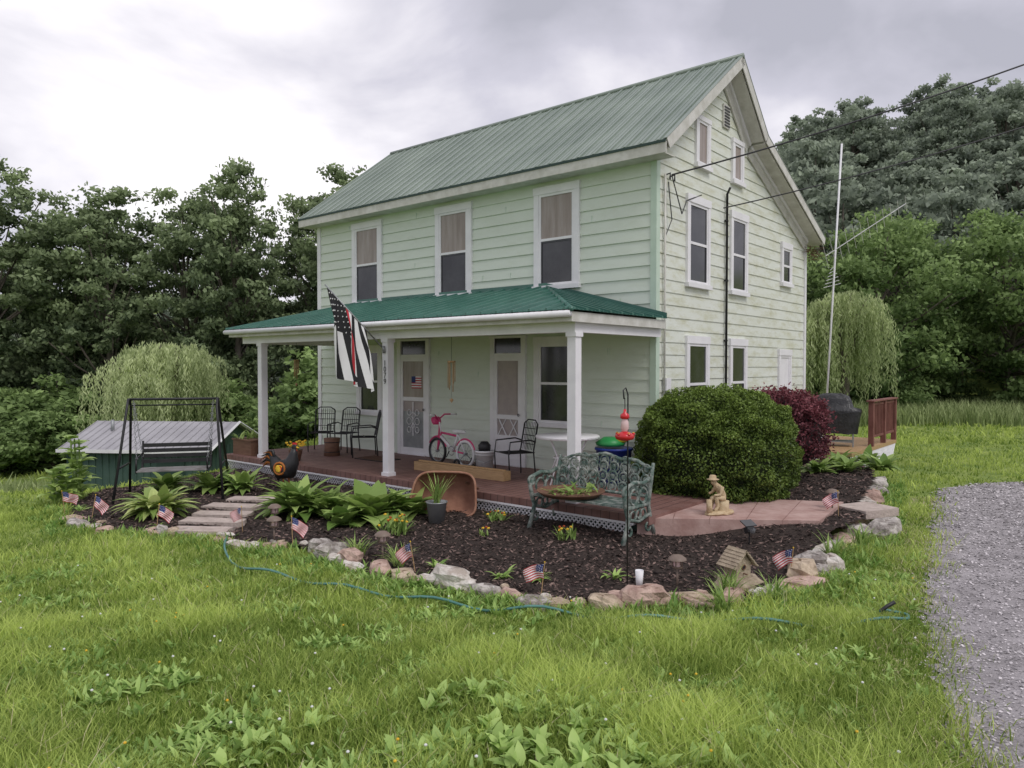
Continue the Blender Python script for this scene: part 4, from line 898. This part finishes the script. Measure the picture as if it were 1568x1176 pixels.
b=MB(); b.lathe([(.0,.0),(.075,-.004),(.078,.004),(.045,.012),(.043,.045),(.03,.055),(0,.055)],(-.075,0,.447),M_st,16); b.obj('hat',st)

# ---------------------------------------------------------------- sky, sun, camera
w=bpy.data.worlds.new('World'); scene.world=w; w.use_nodes=True; nt=w.node_tree; nt.nodes.clear()
out=_n(nt,'ShaderNodeOutputWorld'); sky=_n(nt,'ShaderNodeTexSky'); sky.sky_type='NISHITA'; sky.sun_disc=False; sky.sun_elevation=R(52); sky.sun_rotation=R(140)
bg1=_n(nt,'ShaderNodeBackground'); bg1.inputs[1].default_value=.1; nt.links.new(sky.outputs[0],bg1.inputs[0])
tc=_n(nt,'ShaderNodeTexCoord'); mp=_n(nt,'ShaderNodeMapping'); mp.inputs['Scale'].default_value=(1,1,1.9); mp.inputs['Location'].default_value=(.35,.2,.1); nt.links.new(tc.outputs['Generated'],mp.inputs[0])
no=_n(nt,'ShaderNodeTexNoise'); no.inputs['Scale'].default_value=3.0; no.inputs['Detail'].default_value=6; no.inputs['Roughness'].default_value=.5; no.inputs['Distortion'].default_value=.3; nt.links.new(mp.outputs[0],no.inputs['Vector'])
vm=_n(nt,'ShaderNodeVectorMath',operation='DOT_PRODUCT'); vm.inputs[1].default_value=Vector((-.38,1,.38)).normalized(); nt.links.new(tc.outputs['Generated'],vm.inputs[0])
mr_=_n(nt,'ShaderNodeMapRange'); mr_.inputs[1].default_value=.93; mr_.inputs[2].default_value=1; mr_.inputs[4].default_value=.18; nt.links.new(vm.outputs['Value'],mr_.inputs[0])
ad=_n(nt,'ShaderNodeMath',operation='ADD'); nt.links.new(no.outputs[0],ad.inputs[0]); nt.links.new(mr_.outputs[0],ad.inputs[1])
cr=_n(nt,'ShaderNodeValToRGB'); el=cr.color_ramp.elements; el[0].position=.34; el[0].color=(.41,.41,.47,1); el[1].position=.74; el[1].color=(.95,.92,.95,1)
e2=el.new(.50); e2.color=(.55,.54,.615,1)
nt.links.new(ad.outputs[0],cr.inputs[0]); bg2=_n(nt,'ShaderNodeBackground'); bg2.inputs[1].default_value=1.24; nt.links.new(cr.outputs[0],bg2.inputs[0])
ms=_n(nt,'ShaderNodeMixShader'); ms.inputs[0].default_value=.95; nt.links.new(bg1.outputs[0],ms.inputs[1]); nt.links.new(bg2.outputs[0],ms.inputs[2]); nt.links.new(ms.outputs[0],out.inputs[0])
sl=bpy.data.lights.new('sun','SUN'); sl.energy=1.5; sl.angle=R(25); sl.color=(1,.965,.92)
so=bpy.data.objects.new('sun',sl); COL.objects.link(so); d=Vector((.5,-.62,1.02)); so.rotation_euler=d.to_track_quat('Z','Y').to_euler()
cam=bpy.data.cameras.new('camera'); cam.sensor_width=36; cam.lens=25.95; cam.clip_end=2000; cam.clip_start=.05
co=bpy.data.objects.new('camera',cam); COL.objects.link(co); co.location=(0,0,2.15); co.rotation_euler=(R(90-1.42),0,0); scene.camera=co
scene.view_settings.view_transform='Standard'; scene.view_settings.look='None'; scene.view_settings.exposure=0
print('trees',cnt)
